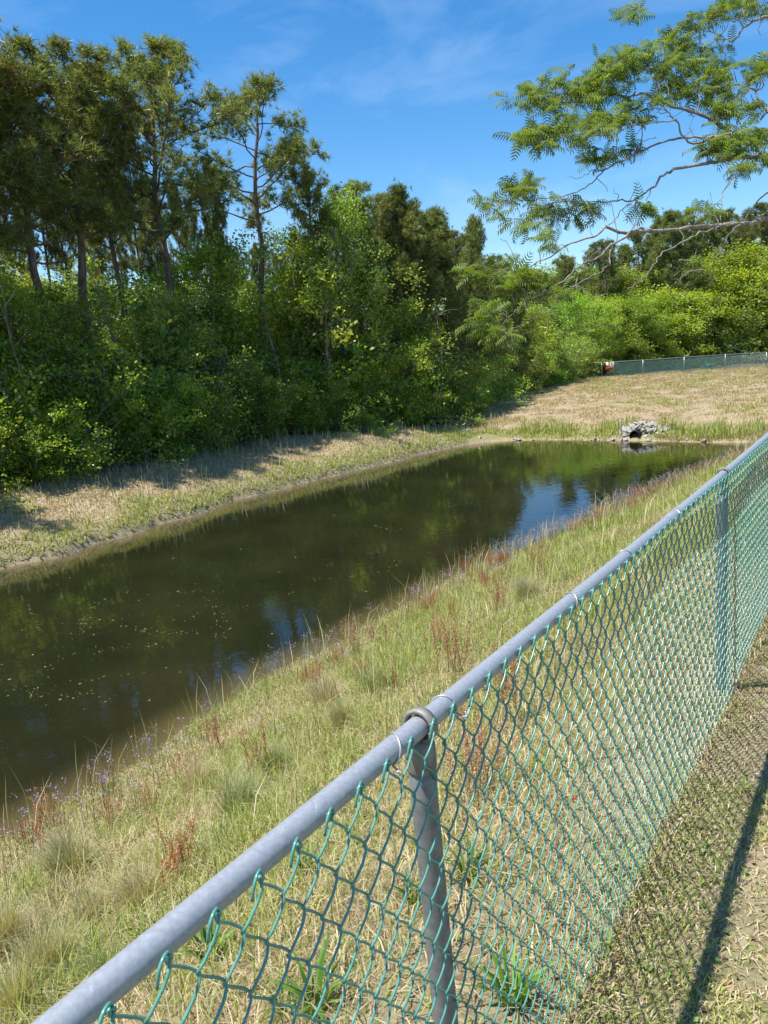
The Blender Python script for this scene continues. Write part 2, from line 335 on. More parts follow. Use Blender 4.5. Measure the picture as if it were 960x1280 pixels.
def shrub(seed, Hh, Rr, leafsize=.085, per=84, col=(.19, .265, .055)):
    rg = np.random.default_rng(seed); tk = MB(); cr_ = MB(); tips = []
    for k in range(20):
        a = rg.random()*6.28; el = .35+rg.random()*1.4; d = np.array([math.cos(a), math.sin(a), el*1.1]); ln = Rr*1.1+(Hh-Rr)*min(1, el/1.3); ln *= .7+.4*rg.random()
        pts, de = limb(rg, np.array([math.cos(a)*.12*Rr, math.sin(a)*.12*Rr, -.1]), d, ln, 6, .45, .0); tube(tk, pts, np.linspace(.022, .006, 6), 4)
        for m in range(6):
            q = pts[rg.integers(1, 6)]; p2, d2 = limb(rg, q, unit(de+rg.normal(size=3)*.9), ln*.35, 3, .4, 0); tube(tk, p2, [.007, .005, .003], 3); tips.extend([p2[1], p2[2]])
    leaves(cr_, np.array(tips), per//2, .33, leafsize, col, rg)
    return tk.mesh('stem', M_BARK2, True), cr_.mesh('crown', M_LEAF)
def pine(seed, Hh, kind='round', R0=2.2, base=.5, nb=34, lean=(0, 0), tufts=6, nl=.24, col=(.165, .21, .062)):
    rg = np.random.default_rng(seed); tk = MB(); br = MB(); nd = MB(); TP = []; TD = []
    n = 14; t = np.linspace(0, 1, n); wob = Hh*.006
    trunk = np.stack([np.cumsum(rg.normal(size=n)*wob)+lean[0]*t*t, np.cumsum(rg.normal(size=n)*wob)+lean[1]*t*t, t*Hh*.97-.3], 1)
    r0 = .0105*Hh+.03; tube(tk, trunk, r0*(1-t*.82)+.01, 9)
    def dome(p):
        r2 = (p[..., 0]-trunk[-1, 0])**2+(p[..., 1]-trunk[-1, 1])**2; zc = Hh*.99-(.35 if kind == 'umbrella' else .62)*r2/R0*(1 if kind != 'cone' else 1.5)
        p = p.copy(); ex = np.maximum(p[..., 2]-zc, 0); p[..., 2] -= ex*.88; return p
    def T(f):
        i = min(int(f*(n-1)), n-2); return trunk[i]+(trunk[i+1]-trunk[i])*(f*(n-1)-i)
    for k in range(nb):
        g = (k+rg.random()*.8)/nb; f = base+(.985-base)*g; a = k*2.4+rg.random()*.8
        if kind == 'cone': env = (1-g)**.7*1.0+.13; rise = .9; el = .25+.7*g
        elif kind == 'umbrella': env = (.75+.45*math.sin(math.pi*min(1, g*.9+.05)))*(1-.25*g**3); rise = .35; el = .1+.4*g
        else: env = (.45+.75*math.sin(math.pi*min(1, g*.75+.12)))*(1-.25*g**4); rise = .6; el = .1+.8*g
        ln = R0*env*(.65+.55*rg.random()); bare = (kind != 'cone' and g < .12 and rg.random() < .5)
        pts, de = limb(rg, T(f), np.array([math.cos(a), math.sin(a), el]), ln, 8, .55, rise); pts = dome(pts); rr = r0*(1-f*.8)*.42
        tube(br, pts, np.linspace(rr, rr*.25, 8)+.006, 5)
        if bare: continue
        ns = 9+int(ln*3)
        for m in range(ns):
            h = (.22 if kind != 'umbrella' else .35)+.8*(m+rg.random())/ns; h = min(h, 1); ii = min(int(h*7), 6); q = pts[ii]+(pts[ii+1]-pts[ii])*(h*7-ii)
            dd = unit(de*.9+rg.normal(size=3)*.75+np.array([0, 0, .5])); l2 = (.25+.5*rg.random())*(.6+.2*ln)*(1.1-.4*h)
            p2, d2 = limb(rg, q, dd, l2, 4, .4, .4); p2 = dome(p2); tube(br, p2, np.linspace(rr*.22, .003, 4)+.004, 3)
            for u in range(tufts):
                v = .35+.65*(u+1)/tufts; jj = min(int(v*3), 2); e = p2[jj]+(p2[jj+1]-p2[jj])*(v*3-jj)
                TP.append(e+rg.normal(size=3)*.09); TD.append(unit(d2+rg.normal(size=3)*.5+np.array([0, 0, .35])))
    for u in range(8): TP.append(trunk[-1]+rg.normal(size=3)*.12); TD.append(np.array([0, 0, 1.]))
    TP = np.array(TP); TD = np.array(TD); K = 14; N_ = len(TP)*K
    p = np.repeat(TP, K, 0); d = unit(np.repeat(TD, K, 0)*.75+unit(rg.normal(size=(N_, 3)))*.85); ln = nl*(.6+.5*rg.random((N_, 1)))
    sd = unit(np.cross(d, rg.normal(size=(N_, 3))))*.011
    b0 = p+d*.01; V = np.stack([b0-sd, b0+sd, b0+d*ln-np.array([0, 0, .02])], 1).reshape(-1, 3); kk = np.arange(N_)*3
    c = np.repeat(np.array(col)*(1+.35*(rg.random((len(TP), 1))*2-1)), K, 0)*(1+.2*(rg.random((N_, 1))*2-1))
    dead = np.repeat(rg.random(len(TP)) < .02, K); c[dead] = np.array([.16, .10, .04]); nd.add(V, np.stack([kk, kk+1, kk+2], 1), None, np.repeat(c, 3, 0))
    return tk.mesh('trunk', M_BARK, True), br.mesh('branches', M_BARK, True), nd.mesh('needles', M_NEEDLE)
PINES = {'A': pine(1, 11, 'round', 2.1, .56, 32), 'B': pine(2, 12, 'round', 1.95, .6, 30, (.5, .2)), 'C': pine(3, 11, 'umbrella', 2.2, .64, 22, (.2, .3)),
         'D': pine(4, 9, 'cone', 2.9, .12, 54, tufts=6), 'E': pine(5, 11, 'round', 1.5, .55, 26, (-.3, .2)), 'F': pine(6, 10, 'cone', 3.0, .2, 52, tufts=6)}
PH = {'A': 11, 'B': 12, 'C': 11, 'D': 9, 'E': 11, 'F': 10}
BROAD = {'a': broadleaf(11, 7, 2.6), 'b': broadleaf(12, 8, 2.4, .2), 'c': broadleaf(13, 6, 2.5, .08), 'd': broadleaf(14, 9, 2.8, .25), 'e': broadleaf(15, 7, 2.4, .1, .10, 22, 110)}
BH = {'a': 7, 'b': 8, 'c': 6, 'd': 9, 'e': 7}
SHR = {'p': shrub(21, 2.4, 1.5), 'q': shrub(22, 2.0, 1.7, .07), 'r': shrub(23, 3.0, 1.6, .09)}
def put_pine(x, y, h, v, label, group=None, rz=None, wide=1.0):
    s = h/PH[v]; z = H1(x, y); r = thing('pine_tree', label, 'pine tree', (x, y, z), random.random()*6.28 if rz is None else rz, (s*wide, s*wide, s), group)
    for nm, me in zip(('trunk', 'branches', 'needles'), PINES[v]): link(nm, me, r)
    return r
def put_broad(x, y, h, v, label, group=None, m=None, wide=1.0, rz=None):
    s = h/BH[v]; z = H1(x, y); r = thing('broadleaf_tree', label, 'tree', (x, y, z), random.random()*6.28 if rz is None else rz, (s*wide, s*wide, s), group)
    for nm, me in zip(('trunk', 'crown'), BROAD[v]):
        o = link(nm, me, r)
        if nm == 'crown' and m: o.material_slots[0].link = 'OBJECT'; o.material_slots[0].material = m
    return r
def put_shrub(x, y, s, v, label, group=None, m=None):
    z = H1(x, y); r = thing('shrub', label, 'shrub', (x, y, z), random.random()*6.28, (s, s, s), group)
    for nm, me in zip(('stem', 'crown'), SHR[v]):
        o = link(nm, me, r)
        if nm == 'crown' and m: o.material_slots[0].link = 'OBJECT'; o.material_slots[0].material = m
    return r
def by_px(px, D, top=None):
    """ground point at depth D in the direction of px, and the height that reaches the row top there"""
    z = -1.1
    for _ in range(3):
        py0 = 460
        # row of the ground there: solve along the column for z
        lo, hi = 100.0, 1200.0
        for _i in range(40):
            mid = (lo+hi)/2
            if at_depth(px, mid, D)[2] > z: lo = mid
            else: hi = mid
        P = at_depth(px, mid, D); z = H1(P[0], P[1])
    h = at_depth(px, top, D)[2]-z if top is not None else None
    return P[0], P[1], h
def clear(px, D, m):
    """push a tree back until it stands at least m metres inside the wood or behind the far fence"""
    for _ in range(200):
        P = at_depth(px, 460, D)
        if (P[1] < 57 and P[0] < float(tline(np.array([P[1]]))[0])-m) or P[1] > 58.6+(P[0]+18.2)*.68+m*.5: break
        D += .3
    return D
# prominent pines: column, depth, row of the top, variant, width, label
for px, D, top, v, wd, rz, lb in [
    (12, 19, 52, 'A', 1.25, 0.4, 'tallest dense pine at the far left, its crown cut by the frame'),
    (75, 22, 92, 'E', 1.15, 2.0, 'dark pine behind and just right of the far left pine, crowns merging'),
    (128, 21, 80, 'B', 1.2, 1.0, 'tall pine with a broad rounded olive crown, second of the tall crowns from the left'),
    (236, 23, 78, 'A', 1.0, 3.3, 'tall pine with a high rounded crown just left of the flat-topped pine'),
    (338, 24, 128, 'C', 1.0, 5.2, 'flat-topped pine with a long bare trunk and open umbrella crown'),
    (298, 27, 212, 'E', .5, 0.2, 'slender pine with a thin pale trunk just left of the flat-topped pine'),
    (178, 26, 120, 'B', .8, 4.1, 'thin pine half hidden between the two rounded crowns on the left'),
    (405, 28.5, 212, 'E', .8, 2.2, 'shorter pine just right of the flat-topped pine, crown at its shoulder'),
    (462, 31, 236, 'B', .9, 4.4, 'pine with a loose crown left of the two pointed young pines'),
    (512, 31, 230, 'F', .85, 1.4, 'ragged-tipped pointed pine, leftmost of the pointed pines mid-wood'),
    (548, 35, 262, 'D', 1.0, 2.9, 'pointed pine right of the ragged-tipped one, slightly shorter'),
    (600, 38, 272, 'D', .75, 0.7, 'narrow pointed pine at the right end of the left wood beside the sky gap'),
    (486, 33, 250, 'A', 1.0, 2.5, 'rounded pine filling the space left of the ragged-tipped pine'),
    (531, 34, 262, 'E', 1.2, 0.5, 'dense pine between the two pointed pines in mid-wood'),
    (572, 37, 292, 'A', .9, 1.9, 'dark rounded pine just right of the pointed pair'),
    (618, 41, 318, 'E', 1.1, 4.9, 'dark pine closing the left side of the sky gap'),
    (640, 42, 325, 'F', 1.0, 3.0, 'short dark pine at the foot of the sky gap'),
    (712, 62, 318, 'E', 1.1, 1.1, 'dark pine behind the bare mimosa twigs, right of the sky gap'),
    (760, 64, 300, 'B', 1.0, 2.1, 'rounded pine beyond the far fence, left of centre behind the mimosa limb'),
    (832, 66, 262, 'F', 1.1, 0.3, 'pine with a pointed crown beyond the far fence, below the mimosa limb'),
    (885, 70, 270, 'B', 1.0, 5.0, 'pine beyond the far fence with its crown just above the mimosa limb'),
    (945, 72, 258, 'A', 1.1, 0.9, 'flat-crowned pine at the right edge beyond the far fence')]:
    D = clear(px, D, 2.6); x, y, h = by_px(px, D, top); put_pine(x, y, h*.985, v, lb, None, rz, wd)
GW = 'pines in the depth of the wood'
for px, D, top, wd in [(-60, 22, 70, .9), (22, 29, 190, .5), (112, 31, 215, .5), (140, 34, 240, .6), (176, 33, 215, .45), (212, 37, 255, .6), (248, 30, 235, .4), (284, 34, 275, .5), (65, 34, 230, .6), (0, 35, 240, .7), (345, 38, 310, .6), (398, 38, 300, .6), (45, 27, 170, .55), (90, 30, 150, .5), (158, 29, 200, .5), (195, 31, 190, .5), (262, 33, 265, .4), (222, 34, 230, .45), (312, 36, 320, .5), (372, 36, 320, .5), (430, 36, 260, .7), (480, 38, 275, .8), (530, 42, 300, .9), (575, 44, 325, .9), (612, 47, 335, .8), (665, 66, 372, 1), (735, 72, 350, 1), (800, 74, 330, 1), (860, 76, 310, 1), (915, 78, 300, 1), (985, 75, 290, 1), (1030, 70, 280, 1)]:
    x, y, h = by_px(px, D, top); put_pine(x, y, h, random.choice('ABEE'), 'pine in the depth of the wood, trunk seen between nearer crowns', GW, None, wd)
for k, (px, D, top) in enumerate([(680, 66, 345), (706, 70, 330), (738, 72, 312), (778, 74, 306), (800, 74, 292), (818, 76, 276), (852, 76, 268), (872, 76, 278), (905, 78, 268), (930, 78, 270), (958, 78, 272)]):
    D = clear(px, D, 1.5); x, y, h = by_px(px, D, top); put_pine(x, y, h, 'ADEF'[k % 4], 'pine in the row beyond the far fence, crown against the sky behind the mimosa', 'pines beyond the far fence', None, .85)
# broadleaved trees in front of and between the pines
for px, D, top, v, m, wd, lb in [
    (40, 17.8, 345, 'a', M_LEAF_BR, 1.0, 'leafy sweetgum below the far left pine, small pale leaves in the sun'),
    (105, 18.6, 350, 'b', M_LEAF_BR, 1.15, 'leafy tree under the broad rounded pine, its front covered in small sunlit leaves'),
    (222, 20.3, 362, 'c', M_LEAF_PL, 1.05, 'light green tree leaning toward the pond with pale bare twigs'),
    (282, 27, 285, 'e', M_LEAF_BR, .9, 'bright green tree between the tall lone pine and the slender pine'),
    (320, 22.3, 415, 'a', M_LEAF_BR, 1.1, 'round mid-green tree in front of the flat-topped pine'),
    (385, 29, 280, 'b', M_LEAF_BR, 1.0, 'bright green tree right behind the flat-topped pine trunk'),
    (432, 29, 235, 'd', M_LEAF, .8, 'tall thin-crowned green tree beside the sky right of the flat-topped pine'),
    (440, 26.5, 430, 'e', M_LEAF_DK, 1.1, 'dark leafy tree over the bank left of the pointed pines'),
    (520, 31, 385, 'a', M_LEAF_DK, 1.1, 'dark broad tree in front of the pointed pines'),
    (590, 39, 400, 'c', M_LEAF_DK, 1.2, 'dark low tree where the left wood meets the tan slope'),
    (668, 47.5, 375, 'e', M_LEAF_BR, 1.0, 'bright green tree at the edge of the tan slope, under the mimosa twigs'),
    (712, 54, 362, 'a', M_LEAF_BR, 1.2, 'broad bright green tree left of the sign on the far fence'),
    (748, 60, 372, 'c', M_LEAF_BR, 1.0, 'green tree right behind the sign on the far fence'),
    (655, 52, 372, 'b', M_LEAF_BR, 1.1, 'bright green tree under the tips of the mimosa twigs'),
    (775, 62, 368, 'a', M_LEAF_BR, 1.5, 'bright green tree just right of the sign on the far fence'),
    (845, 64, 352, 'e', M_LEAF_BR, 1.6, 'fresh green tree between the palest and the olive-brown tree'),
    (800, 63, 362, 'e', M_LEAF_YG, 1.5, 'yellow-green tree behind the far fence, palest of its row'),
    (882, 66, 372, 'c', M_LEAF_OL, 1.4500000000000002, 'olive-brown thin-leaved tree behind the far fence'),
    (930, 68, 300, 'a', M_LEAF_BR, 1.65, 'large bright green tree behind the far fence near the right edge'),
    (985, 66, 330, 'b', M_LEAF_BR, 1.5499999999999998, 'bright green tree behind the far fence, cut by the right edge')]:
    D = clear(px, D, 2.3); x, y, h = by_px(px, D, top); put_broad(x, y, h*.95, v, lb, None, m, wd)
for x, y, h, v, lb in [(-17.0, 2.2, 9.5, 'A', 'unseen pine nearest on the left, added outside the picture to shade the bank'), (-17.2, 5.0, 9.5, 'E', 'unseen pine added to cast its shade over the left end of the far bank'), (-18.5, 9.5, 10.5, 'E', 'unseen pine beyond the left edge, added behind the shrubs to shade the bank')]:  # pines added outside the frame so their shadows fall on the left bank
    put_pine(x, y, h, v, lb, None, None, 1.15)
GB = 'broadleaved trees in the depth of the wood'
for px, D, top in [(-90, 17, 300), (-40, 18, 330), (10, 20, 400), (70, 21, 420), (130, 20, 430), (170, 22, 420), (200, 24, 395), (245, 24, 385), (290, 25, 365), (335, 26, 375), (370, 29, 345), (350, 23, 440), (405, 25, 385), (455, 28, 345), (480, 27, 430), (500, 33, 380), (545, 31, 410), (560, 38, 390), (600, 40, 410), (625, 45, 410), (650, 50, 395), (690, 56, 390), (770, 68, 350), (840, 70, 350), (905, 72, 340), (960, 74, 320), (1010, 70, 300), (0, 30, 360), (90, 32, 345), (180, 36, 355), (300, 38, 355), (450, 42, 370), (240, 30, 355), (330, 31, 355), (140, 26, 355), (420, 32, 340), (40, 24, 345), (130, 42, 365), (230, 44, 370), (350, 44, 365), (60, 40, 355)]:
    D = clear(px, D, 3.2); x, y, h = by_px(px, D, top); put_broad(x, y, h, random.choice('abcde'), 'broadleaved tree in the depth of the wood behind the front row', GB, random.choice([M_LEAF, M_LEAF, M_LEAF_DK, M_LEAF_BR]), 1.2)
for k in range(34):
    px = 620+k*14+random.uniform(-6, 6); x, y, h = by_px(px, 68+(k % 3)*7+max(0, 660-px)*-.2, 352-max(0, px-700)*.08+random.uniform(-14, 14)); put_broad(x, y, h, random.choice('abcde'), 'broadleaved tree in the depth of the wood behind the front row', GB, random.choice([M_LEAF, M_LEAF_BR, M_LEAF_DK]), 1.5)
slim = []
for k in range(3):
    rg = np.random.default_rng(150+k); m_ = MB(); p_, d_ = limb(rg, np.array([0, 0, -.2]), np.array([rg.normal()*.12, rg.normal()*.12, 1]), 5.2, 12, .28, .3); tube(m_, p_, np.linspace(.055, .012, 12), 6)
    for q_ in range(9):
        i0 = rg.integers(3, 11); p2, _d = limb(rg, p_[i0], np.array([rg.normal(), rg.normal(), .5]), .5+rg.random()*1.0, 5, .4, .2); tube(m_, p2, np.linspace(.018, .004, 5), 4)
    slim.append(m_.mesh('trunk', M_BARK2, True))
for k, (px, D, s_) in enumerate([(70, 17.6, 1.0), (150, 18.6, .9), (192, 19.6, 1.1), (248, 20.4, .9), (300, 21.6, 1.0), (368, 23, 1.1), (388, 24, .8), (418, 25, 1.0), (452, 25.8, .9), (476, 27, .9), (540, 30.5, 1.0), (615, 40, 1.0), (655, 44, 1.0)]):
    D = clear(px, D, 1.4); x, y, h = by_px(px, D); r_ = thing('bare_tree', 'slim pale leafless tree standing among the shrubs at the edge of the wood', 'tree', (x, y, H1(x, y)), random.random()*6.28, s_, 'slim bare trees at the edge of the wood'); link('trunk', slim[k % 3], r_)
# shrubs along the edge of the wood
GS = 'shrubs along the edge of the wood'
def edge(y): return float(tline(np.array([y]))[0])
for k, y in enumerate(np.concatenate([np.arange(3.0, 30, 1.25), np.arange(30, 57, 1.7)])):
    for row in range(3):
        x = edge(y)-(.9 if y < 24 else 1.7)-row*1.7-random.random()*.6; yy = y+random.uniform(-.5, .5)
        put_shrub(x, yy, random.uniform(.6, 1.25)*(1+.28*row), random.choice('pqr'), 'dark leafy shrub in the unbroken thicket along the edge of the wood', GS, random.choice([M_LEAF_DK, M_LEAF, M_LEAF_BR, M_LEAF_BR]))
for k in range(22):
    px = 740+k*14+random.uniform(-4, 4); x, y, h = by_px(px, 63.5+random.random()*2.5+k*.25)
    put_shrub(x, y, random.uniform(1.3, 2.0), random.choice('pqr'), 'shrub in the thicket right behind the far fence', 'shrubs behind the far fence', random.choice([M_LEAF_BR, M_LEAF, M_LEAF_DK]))

# ------------------------------------------------------------------ mimosa tree reaching in from the right
MS = 1.4
def wp(px, py, d): return at_depth(px, py, d*MS)
mim_base = wp(1185, 330, 12.6)
mroot = thing('mimosa_tree', 'mimosa with feathery leaves and pale bare limbs reaching in from the upper right', 'tree', (mim_base[0], mim_base[1], H1(mim_base[0], mim_base[1])))
def loc(P): return np.asarray(P)-np.array(mroot.location)
fork = mim_base
tk = MB(); base = np.array([mim_base[0]+.35, mim_base[1]+.3, mroot.location[2]-.2])
tr_pts = spline([base, base+(fork-base)*.33+[.12, 0, 0], base+(fork-base)*.66+[-.05, .1, 0], fork], 14)
tube(tk, loc(tr_pts), np.linspace(.28, .19, 14), 10); tk.build('trunk', M_BARKM, mroot, True)
POLY = [ # (points (col,row), depth at start, depth at end, radius at start, end)
 ([(1185,330),(1100,262),(1020,262),(960,273),(930,280),(890,282),(850,286),(810,288),(780,291),(757,283)], 12.6, 11.2, .085, .03),
 ([(757,284),(743,295),(718,303),(689,320),(656,335),(640,342)], 11.2, 10.9, .028, .006),
 ([(805,288),(791,289),(760,310),(747,322),(727,330),(706,349),(681,366),(656,378),(643,391),(622,410)], 11.3, 10.4, .03, .006),
 ([(764,312),(762,325),(756,337),(739,345),(718,357),(697,364),(670,370)], 11.0, 10.8, .02, .005),
 ([(727,352),(712,362),(697,376),(685,389),(664,399),(639,412),(618,410)], 10.9, 10.3, .016, .005),
 ([(728,350),(733,362),(745,370),(762,367)], 10.9, 11.2, .012, .004),
 ([(930,280),(906,280),(877,291),(852,303),(827,318),(814,337),(800,352),(785,362)], 11.6, 10.6, .026, .006),
 ([(925,281),(908,295),(902,312),(887,328)], 11.6, 11.9, .014, .004),
 ([(870,310),(864,332),(852,349),(839,357)], 11.0, 11.3, .010, .004),
 ([(1185,330),(1110,215),(1030,190),(975,192),(935,197),(905,200),(880,205),(850,210),(830,218),(815,235),(795,250),(775,252),(745,253),(722,250)], 12.6, 11.9, .075, .007),
 ([(795,250),(782,258),(770,272),(762,281)], 11.9, 11.7, .014, .008),
 ([(935,198),(915,225),(902,245),(901,275)], 12.0, 11.8, .02, .008),
 ([(1185,330),(1090,200),(1010,150),(960,168),(935,170),(910,165),(890,149),(860,138),(830,128),(805,118),(785,121),(755,118),(720,128),(690,126),(665,120)], 12.6, 12.4, .08, .006),
 ([(1010,150),(980,148),(960,140),(948,125),(942,112),(925,106),(890,112),(860,118)], 12.5, 13.2, .045, .008),
 ([(915,168),(880,172),(850,173),(825,178),(800,190),(775,202),(757,212),(740,228),(720,240),(680,248),(645,251),(618,258)], 12.3, 12.8, .035, .006),
 ([(910,167),(890,172),(868,180),(852,168),(846,152),(835,140)], 12.3, 11.8, .04, .012),
 ([(846,152),(820,152),(790,158),(760,170),(725,170),(690,172),(660,176)], 11.8, 11.4, .02, .005),
 ([(1185,330),(1060,120),(990,40),(960,22),(930,34),(916,52),(900,44),(880,38)], 12.6, 13.5, .06, .008),
 ([(916,52),(908,66),(890,58),(868,62)], 13.4, 13.6, .012, .005),
 ([(990,40),(950,-20),(900,-40),(850,-30),(815,-8),(800,8)], 13.3, 12.6, .035, .005),
 ([(830,128),(822,108),(815,88),(800,76),(780,76),(755,84)], 12.3, 11.9, .018, .005),
 ([(848,72),(840,60),(832,48)], 12.9, 12.9, .01, .004), ([(860,118),(852,95),(848,72)], 13.2, 12.9, .014, .008),
 ([(757,212),(740,214),(725,222),(708,222)], 12.5, 12.6, .012, .004),
 ([(1185,330),(1080,380),(1000,440),(960,449),(942,444),(925,437),(905,429)], 12.6, 12.0, .03, .003),
 ([(1020,262),(985,250),(960,240),(940,262),(925,281)], 12.3, 12.2, .03, .014),
]
mr = np.random.default_rng(5); BP = []
for pts, d0, d1, r0, r1 in POLY:
    m = len(pts); r0 *= MS*.58; r1 *= MS*.7; P = np.array([wp(px, py, d0+(d1-d0)*k/(m-1)) for k, (px, py) in enumerate(pts)]); n = m*4
    Q = spline(P, n); Q[1:-1] += mr.normal(size=(n-2, 3))*.016; lb = MB()
    tube(lb, loc(Q), np.linspace(r0, r1, n), 7 if r0 > .03 else 5); lb.build('limb', M_BARKM, mroot, True)
    BP.append(np.concatenate([Q, np.linspace(r0, r1, n)[:, None]], 1))
BP = np.concatenate(BP)
tw = MB()
def twig(p, q, r, n=6):
    Q = spline([p, p+(q-p)*.35+mr.normal(size=3)*.09, p+(q-p)*.7+mr.normal(size=3)*.08+[0, 0, .05], q], n); tube(tw, loc(Q), np.linspace(r, .005, n), 4); return Q
BLOB = [(657,116,20,9,12.4),(675,132,24,8,12.4),(702,122,28,9,12.4),(735,104,28,9,12.3),(752,86,28,10,12.0),(782,76,26,10,12.0),(795,64,18,8,12.0),(730,120,24,8,12.2),
 (765,108,24,8,12.2),(830,46,18,9,12.9),(848,56,12,6,12.9),(655,172,24,9,11.4),(692,166,28,9,11.4),(672,184,18,6,11.4),(735,150,30,8,11.8),(780,148,34,8,11.8),(755,162,20,6,11.5),
 (750,196,24,8,12.6),(778,190,16,6,12.7),(795,14,15,10,12.6),(870,30,26,8,13.4),(900,14,30,9,13.4),(945,8,24,9,13.3),(872,62,28,8,13.5),(830,90,28,11,12.4),(862,84,28,9,13.0),
 (892,92,34,10,13.0),(945,84,26,12,13.0),(845,112,30,9,13.1),(880,112,30,8,13.1),(910,124,24,8,12.8),(912,176,32,11,12.1),(893,190,24,9,12.1),(948,172,20,13,12.3),(930,212,14,6,12.0),
 (665,234,22,9,12.8),(625,252,26,7,12.8),(645,244,20,7,12.8),(650,286,18,9,12.3),(676,266,22,8,12.5),(702,280,20,7,12.3),(740,264,18,8,11.9),(802,264,22,6,11.8),(880,262,14,5,11.8),
 (612,338,26,10,10.9),(640,346,20,8,10.9),(655,354,22,8,10.8),(606,411,18,6,10.3),(612,387,10,4,10.4),(640,366,16,6,10.7),(702,372,14,6,10.8),(905,140,24,8,12.5),(940,145,20,8,12.6),
 (815,128,26,7,12.1),(690,108,16,5,12.4),(720,178,14,5,11.4),(628,424,16,5,10.3),(668,342,14,5,10.9),(690,300,14,5,11.1),(960,195,16,8,12.1)]
FR = []
for px, py, rx, ry, d in BLOB:
    nt_ = max(4, int(rx*ry/27)); cpt = wp(px, py, d)
    for _ in range(nt_):
        q = wp(px+mr.normal()*rx*.55, py+mr.normal()*ry*.6, d+mr.normal()*.25)
        dd = np.linalg.norm(BP[:, :3]-q, axis=1)+.4*np.maximum(0, (BP[:, :3]-q)@(-RT)); i0 = int(np.argmin(dd)); Q = twig(BP[i0, :3], q, min(.016, BP[i0, 3]*.8))
        for _k in range(6):
            f = .5+.5*mr.random(); j = min(int(f*5), 4); p = Q[j]+(Q[j+1]-Q[j])*(f*5-j)
            outd = unit(unit(q-BP[i0, :3])*.5+np.array([mr.normal(), mr.normal(), .1+.4*mr.normal()])); FR.append((p, outd))
for _ in range(60):  # bare dead twigs
    i0 = mr.integers(0, len(BP)); p = BP[i0, :3]; q = p+unit(mr.normal(size=3)+np.array([0, 0, -.1]))*(.3+.5*mr.random()); twig(p, q, .009, 5)
tw.build('twigs', M_BARKM, mroot, True, kind='stuff')
def frond_mesh(mb, p, rot, s, col):
    """one twice-feathered leaf: a drooping midrib with pairs of narrow pinnae"""
    V = []; T_ = []; n = 6
    for k in range(n):
        f = (k+1)/n; x = f; z = -.28*f*f
        for sg in (-1, 1):
            l = .42*math.sin(math.pi*(.25+.62*f))*1.0; tipp = (x+.20, sg*l*.95, z-.26-.05*f); wv = .034; b = len(V)
            V += [(x-wv, 0, z), (x+wv, 0, z), ((x+tipp[0])/2+wv+.03, sg*l*.55, z+.03), ((x+tipp[0])/2-wv, sg*l*.55, z+.03), tipp]
            T_ += [(b, b+1, b+2), (b, b+2, b+3), (b+3, b+2, b+4)]
    V = np.array(V)*s; V = V@rot.T+p; mb.add(V, T_, None, col)
fm = []
for k in range(4):
    m_ = MB(); frond_mesh(m_, np.zeros(3), np.eye(3), 1.0, np.array([.145, .235, .048])*(1+.16*(k-1.5))); fm.append(m_.mesh('frond', M_MIM))
rest = MB(); order = mr.permutation(len(FR))
for c, i0 in enumerate(order):
    p, d = FR[i0]; s = .30*(.7+.5*mr.random()); xh = d; yh = unit(np.cross([0, 0, 1], xh)+mr.normal(size=3)*.5); zh = np.cross(xh, yh); yh = np.cross(zh, xh); rot = np.stack([xh, yh/np.linalg.norm(yh), zh/np.linalg.norm(zh)], 1)
    if c < 300:
        o = link('frond', fm[c % 4], mroot); Mx = Matrix([list(rot[r_]*s)+[float(loc(p)[r_])] for r_ in range(3)]+[[0, 0, 0, 1]]); o.matrix_local = Mx
    else: frond_mesh(rest, loc(p), rot, s, np.array([.145, .235, .048])*(.75+.5*mr.random()))
rest.build('foliage', M_MIM, mroot, kind='stuff')

# ------------------------------------------------------------------ near chain-link fence
FX = 0.0; RZ = 1.09; W = .0713; HD = .0435; RW = .0021
def speck(m, col, scale, lo, hi):
    t = m.node_tree; b = t.nodes['Principled BSDF']; src = b.inputs['Base Color'].links[0].from_socket; tc = t.nodes.new('ShaderNodeTexCoord')
    n = t.nodes.new('ShaderNodeTexNoise'); n.inputs['Scale'].default_value = scale; n.inputs['Detail'].default_value = 6; n.inputs['Roughness'].default_value = .75; t.links.new(tc.outputs['Object'], n.inputs['Vector'])
    r_ = t.nodes.new('ShaderNodeMapRange'); r_.inputs['From Min'].default_value = lo; r_.inputs['From Max'].default_value = hi; t.links.new(n.outputs[0], r_.inputs[0])
    x = t.nodes.new('ShaderNodeMixRGB'); t.links.new(r_.outputs[0], x.inputs[0]); t.links.new(src, x.inputs[1]); x.inputs[2].default_value = (*col, 1); t.links.new(x.outputs[0], b.inputs['Base Color'])
speck(M_STEEL, (.30, .22, .14), 22, .66, .74); speck(M_STEEL, (.62, .63, .63), 70, .64, .70); speck(M_STEEL, (.12, .12, .12), 160, .70, .76)
speck(M_STEEL2, (.36, .37, .37), 45, .62, .70); speck(M_STEEL2, (.16, .10, .06), 18, .64, .74); speck(M_CAP, (.20, .11, .05), 30, .56, .68)
fence = thing('chain_link_fence', 'green vinyl chain-link fence with a grey top rail along the near bank', 'fence', (0, 0, 0))
mb = MB(); ry = np.array([-1.6, 0, 1, 2.2, 3.6, 6, 9, 13, 18, 23.5]); rz = RZ+np.array([0, .0, .002, -.002, .0, .01, .0, .0, -.03, -.1]); P = np.stack([ry*0, ry, rz], 1)
tube(mb, spline(P, 60), .0188, 24, cap=True); mb.build('top_rail', M_STEEL, fence, True)
